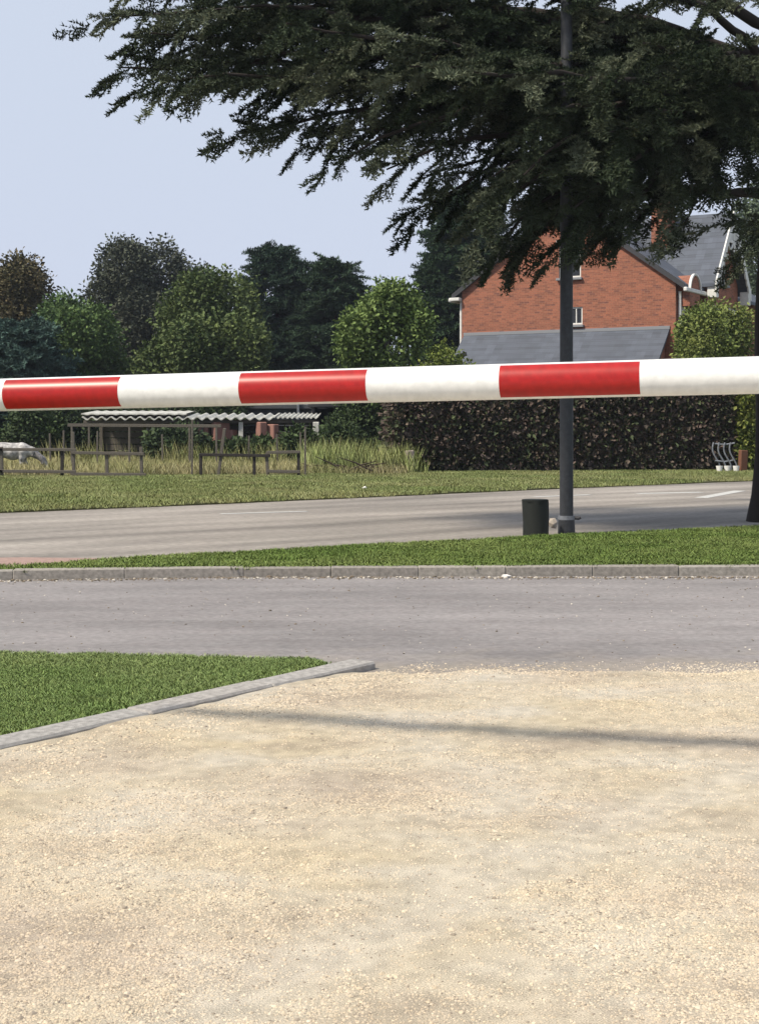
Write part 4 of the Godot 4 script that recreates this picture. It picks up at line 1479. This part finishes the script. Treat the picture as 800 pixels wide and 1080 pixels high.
	kerb("lawn_kerb", PackedVector2Array([Vector2(-4.28, 3.60), Vector2(-0.10, 9.24)]), 0.20, 0.056, 1.0, [Color(0.47, 0.445, 0.42), Color(0.50, 0.475, 0.445), Color(0.45, 0.43, 0.41)], 0.012)
	kerb("road_edging", PackedVector2Array([Vector2(-9.0, 10.38), Vector2(-2.59, 9.72), Vector2(-1.54, 9.60), Vector2(-0.40, 9.45)]), 0.07, 0.03, 1.0, [Color(0.42, 0.40, 0.37), Color(0.38, 0.37, 0.35)], 0.012)
	# island with the pole and the cedar
	var isl := PackedVector2Array([Vector2(-4.6, 14.35), Vector2(-3.7, 14.5), Vector2(-2.6, 14.65), Vector2(-1.4, 14.78), Vector2(1.3, 14.86), Vector2(4.0, 14.98), Vector2(14.0, 15.3), Vector2(22.0, 15.6), Vector2(22.0, 27.5), Vector2(14.0, 24.4), Vector2(5.5, 20.6), Vector2(1.86, 18.6), Vector2(-1.12, 16.75), Vector2(-2.84, 15.6), Vector2(-3.5, 15.1)])
	slab("island", isl, 0.085, 0.12, M.lawn_soil)
	var isv := PackedVector2Array([Vector2(-4.5, 14.38), Vector2(-3.7, 14.55), Vector2(-2.6, 14.70), Vector2(-1.4, 14.82), Vector2(1.3, 14.90), Vector2(4.0, 15.02), Vector2(7.5, 15.2), Vector2(7.5, 21.3), Vector2(5.5, 20.5), Vector2(1.86, 18.5), Vector2(-1.12, 16.68), Vector2(-2.84, 15.55), Vector2(-3.5, 15.05)])
	grass_over("island_grass", "mown green grass covering the traffic island", "grass", isv, 0.083, blade_patch(82, 300, 0.40, 0.012, 0.04, 0.008, 0.8), 2600, Color(0.155, 0.245, 0.062), Color(0.235, 0.31, 0.105), 0.2)
	kerb("island_kerb", PackedVector2Array([Vector2(-4.7, 14.22), Vector2(-3.7, 14.40), Vector2(-2.6, 14.55), Vector2(-1.4, 14.68), Vector2(1.3, 14.76), Vector2(4.0, 14.88), Vector2(14.0, 15.2)]), 0.16, 0.105, 1.0, [Color(0.40, 0.37, 0.33), Color(0.43, 0.40, 0.36), Color(0.38, 0.35, 0.315)], 0.009)
	kerb("island_edging", PackedVector2Array([Vector2(-4.3, 14.72), Vector2(-3.5, 15.18), Vector2(-2.84, 15.70), Vector2(-1.9, 16.28)]), 0.07, 0.05, 0.8, [Color(0.42, 0.39, 0.35)], 0.012)
	# reddish surface of the crossing on the left, and worn white markings
	slab("red_path", PackedVector2Array([Vector2(-7.5, 13.9), Vector2(-4.5, 14.85), Vector2(-3.6, 15.35), Vector2(-2.75, 16.0), Vector2(-1.9, 16.5), Vector2(-4.2, 16.75), Vector2(-8.5, 16.2)]), 0.006, 0.004, M.red_path)
	var marks := [[Vector2(5.75, 31.7), Vector2(7.3, 32.3), 0.30], [Vector2(6.75, 29.9), Vector2(8.35, 33.0), 0.28], [Vector2(3.3, 30.3), Vector2(4.6, 31.2), 0.22], [Vector2(-2.75, 24.7), Vector2(-1.3, 25.4), 0.16]]
	for q in marks:
		var a: Vector2 = q[0]
		var b: Vector2 = q[1]
		var nn: Vector2 = (b - a).normalized().orthogonal() * q[2] * 0.5
		slab("road_marking", PackedVector2Array([a + nn, b + nn, b - nn, a - nn]), 0.006, 0.004, M.paint_line)
	# verge and meadow beyond the road
	var verge := PackedVector2Array([Vector2(-40, 3.0), Vector2(-14, 19.2), Vector2(-6.67, 24.9), Vector2(-3.64, 27.2), Vector2(0.0, 30.3), Vector2(4.57, 34.2), Vector2(10.3, 38.6), Vector2(18, 44.5), Vector2(40, 60), Vector2(120, 60), Vector2(120, 260), Vector2(-120, 260), Vector2(-120, 3)])
	slab("verge", verge, 0.04, 0.12, M.soil)
	var vg := PackedVector2Array([Vector2(-9.5, 22.75), Vector2(-6.67, 24.95), Vector2(-3.64, 27.25), Vector2(0.0, 30.35), Vector2(4.57, 34.25), Vector2(10.3, 38.65), Vector2(15, 42.3), Vector2(15, 47), Vector2(-13.5, 47), Vector2(-13.5, 22)])
	grass_over("verge_grass", "rough green grass of the verge along the far side of the road", "grass", vg, 0.035, blade_patch(83, 380, 0.95, 0.02, 0.08, 0.011, 0.8), 3200, Color(0.215, 0.275, 0.105), Color(0.32, 0.34, 0.165), 0.22)
	var md := PackedVector2Array([Vector2(-14.5, 41), Vector2(-9, 40.6), Vector2(-5, 41.2), Vector2(0.5, 42.0), Vector2(0.8, 50.5), Vector2(-16, 50.5)])
	grass_over("meadow_grass", "long dry yellow-green grass in the paddock behind the fence", "grass", md, 0.03, blade_patch(84, 200, 0.8, 0.05, 0.36, 0.010, 0.55), 1700, Color(0.25, 0.27, 0.12), Color(0.42, 0.39, 0.23), 0.3, 0.35, 1.3)
	var wd := PackedVector2Array([Vector2(-2.0, 42.4), Vector2(1.1, 42.8), Vector2(1.2, 46.5), Vector2(-2.4, 46.5)])
	grass_over("tall_weeds", "tall pale yellow-green weeds left of the dark hedge", "weeds", wd, 0.03, blade_patch(85, 110, 0.7, 0.15, 1.0, 0.016, 0.32), 110, Color(0.21, 0.27, 0.10), Color(0.34, 0.37, 0.17), 0.3, 0.5, 1.25)
	var wd2 := PackedVector2Array([Vector2(-13, 47.5), Vector2(-3.2, 46.8), Vector2(-3.2, 49.5), Vector2(-13, 49.5)])
	grass_over("tall_stalks", "tall pale stalks standing below the corrugated shelter", "weeds", wd2, 0.03, blade_patch(86, 40, 0.8, 0.15, 0.95, 0.015, 0.32), 95, Color(0.17, 0.20, 0.075), Color(0.34, 0.33, 0.16), 0.3, 0.4, 1.2)

func background() -> void:
	var dark := Color(0.028, 0.043, 0.022)
	broadleaf("leafy_tree", "rusty brown-green tree at the far left edge", "tree", -18.3, 70, 9.6, 6.2, 1.2, Color(0.063, 0.063, 0.031), Color(0.119, 0.092, 0.045), 3600, 101, "trees behind the paddock")
	broadleaf("leafy_tree", "mid green bushy tree between the rusty tree and the tall dark one", "tree", -14.3, 66, 7.7, 6.0, 0.8, Color(0.049, 0.092, 0.028), Color(0.105, 0.161, 0.049), 3600, 102, "trees behind the paddock")
	broadleaf("leafy_tree", "tall dark grey-green round-headed tree left of centre", "tree", -13.1, 80, 11.6, 7.8, 2.6, Color(0.048, 0.059, 0.042), Color(0.087, 0.095, 0.067), 5600, 203, "trees behind the paddock", 15)
	broadleaf("leafy_tree", "broad rounded olive green tree in front of the tall dark tree", "tree", -7.85, 63, 8.3, 6.4, 0.6, Color(0.056, 0.087, 0.028), Color(0.119, 0.154, 0.053), 5400, 104, "trees behind the paddock", 16)
	conifer("pine_tree", "taller of the two dark pines above the corrugated shelter", -5.5, 76, 11.0, 5.2, 1.0, Color(0.042, 0.070, 0.048), 105, "dark pines", 0.5, 30, 10)
	conifer("pine_tree", "lower and broader pine right of the tall dark pine", -2.3, 74, 10.1, 5.4, 1.0, Color(0.045, 0.073, 0.045), 106, "dark pines", 0.6, 28, 10)
	broadleaf("birch_tree", "light green birch with a pale trunk at the left end of the hedge", "tree", 0.27, 50, 6.6, 3.1, 2.0, Color(0.084, 0.133, 0.039), Color(0.168, 0.231, 0.070), 2200, 107, "", 12, 0.40, M.birch_bark, 0.17)
	conifer("fir_tree", "tall dark fir standing behind the left corner of the brick house", 4.8, 78, 14.5, 6.4, 2.0, Color(0.039, 0.067, 0.036), 108, "", 0.55, 36, 10, 1.3)
	conifer("spruce_tree", "low blue-green spruce at the left, in front of the trees", -14.4, 57, 5.6, 4.2, 0.3, Color(0.070, 0.115, 0.098), 109, "", 0.75, 22, 11)
	broadleaf("shrub", "yellow-green shrub beside the outbuilding left of the house", "shrub", 2.3, 54, 4.7, 2.6, 0.3, Color(0.112, 0.154, 0.031), Color(0.238, 0.280, 0.063), 1100, 110, "", 9, 0.38)
	broadleaf("shrub", "tall bright yellow-green shrub before the house front", "shrub", 12.75, 54.5, 6.3, 3.6, 0.2, Color(0.105, 0.147, 0.035), Color(0.224, 0.259, 0.077), 2400, 111, "", 13, 0.38)
	broadleaf("leafy_tree", "grey-green tree showing past the cedar trunk at the right edge", "tree", 23.4, 86, 17.5, 7.5, 2.0, Color(0.077, 0.112, 0.063), Color(0.140, 0.182, 0.112), 3000, 112)
	# low dark shrubs under the trees and behind the shelter
	var low := [[-16.0, 54, 2.3, 3.2, "dark low shrub behind the pony, at the left edge"], [-13.2, 54, 2.2, 3.0, "dark low shrub right of the blue-green spruce"], [-11.6, 55, 2.6, 2.6, "dark green shrub at the left end of the shelter"], [-9.2, 57, 2.7, 3.4, "dark green shrub behind the left half of the shelter"], [-6.6, 57, 2.7, 3.2, "dark green shrub behind the middle of the shelter"],
		[-7.4, 50.2, 1.25, 2.0, "small dark bush under the left half of the shelter roof"], [-4.95, 50.2, 0.85, 0.9, "small dark bush left of the brick pier in the shelter"], [-4.15, 50.5, 0.85, 0.8, "narrow leafy bush half hiding the brick pier in the shelter"], [-6.1, 50.7, 0.8, 0.9, "leafy bush before the low brick wall of the shelter"], [-2.9, 49.8, 1.2, 1.6, "small dark bush at the right end of the shelter"], [-0.7, 52, 2.7, 2.0, "green bush between the carport and the birch"], [-1.4, 50, 1.4, 1.6, "low dark bush in front of the carport"], [0.9, 48, 1.9, 1.4, "green bush at the foot of the birch"]]
	var i := 0
	for q in low:
		broadleaf("shrub", q[4], "shrub", q[0], q[1], q[2], q[3], 0.05, dark, Color(0.063, 0.098, 0.035), int(260 * q[3] * q[2] * 0.5) + 250, 140 + i, "low shrubs round the paddock", 8, 0.40, null, 0.06)
		i += 1
	# wood far behind, one mass
	var where := []
	var tint := PackedColorArray()
	for k in 9000:
		var x := rg.randf_range(-45, 50)
		var h := 6.0 + 2.2 * n_big.get_noise_2d(x * 0.5, 2.0) + 0.8 * n_mid.get_noise_2d(x * 0.5, 4.0)
		var p := P(x, rg.randf() * h, 100.0 + rg.randf_range(-2.0, 2.0))
		where.append(Transform3D(Basis.from_euler(Vector3(rg.randf() * TAU, rg.randf() * TAU, 0)).scaled(Vector3.ONE * rg.randf_range(0.8, 1.5)), p))
		tint.append(Color(0.042, 0.062, 0.034).lerp(Color(0.070, 0.092, 0.049), rg.randf()))
	tag(scatter("distant_wood", clump_mid, where, tint), "dark green wood far behind the garden trees", "wood", "", "stuff")
	# hedges
	var purple := [Color(0.056, 0.062, 0.034), Color(0.078, 0.062, 0.050), Color(0.104, 0.076, 0.064), Color(0.076, 0.096, 0.046), Color(0.125, 0.098, 0.076)]
	hedge("hedge", "long clipped dark purple-brown hedge behind the far verge", Vector2(0.5, 44.6), Vector2(11.05, 46.0), 1.3, 2.55, purple, 9500, 151)
	hedge("hedge", "bright yellow-green hedge end at the right, beside the dark hedge", Vector2(11.45, 45.6), Vector2(14.6, 46.4), 1.2, 2.55, [Color(0.06, 0.085, 0.015), Color(0.12, 0.15, 0.03), Color(0.18, 0.20, 0.05)], 2600, 152)

func small_things() -> void:
	var l := put("litter", stone_mesh(73), null, Transform3D(Basis.from_euler(Vector3(0.2, 0.5, 0.3)).scaled(Vector3(0.055, 0.03, 0.04)), P(1.29, 0.02, 14.55)))
	_tint(l, Color(0.78, 0.76, 0.73))
	tag(l, "crumpled white litter lying against the island kerb", "litter")
	var w := put("stone", stone_mesh(74), null, Transform3D(Basis.from_euler(Vector3(0.2, 0.5, 0.3)).scaled(Vector3(0.07, 0.05, 0.06)), P(-0.35, 0.08, 32.6)))
	_tint(w, Color(0.66, 0.66, 0.62))
	tag(w, "white stone lying on the verge left of the hedge", "stone")
	# a few bare sticks piled before the weeds
	var st := thing("branch_pile", "pile of dead brown branches at the foot of the tall weeds", "branches", P(-0.7, 0.06, 42.2))
	for i in 13:
		var a := Vector3(rg.randf_range(-1.1, 1.1), rg.randf_range(0.02, 0.12), rg.randf_range(-0.3, 0.3))
		var an := rg.randf_range(-0.35, 0.35) + (PI if rg.randf() < 0.5 else 0.0)
		var d := Vector3(cos(an), rg.randf_range(0.05, 0.55), sin(an) * 0.6).normalized() * rg.randf_range(0.5, 1.1)
		part("branch", stem([a, a + d * 0.5 + Vector3(0, 0.04, 0), a + d], 0.035, 0.01, 6), M.bark, st)
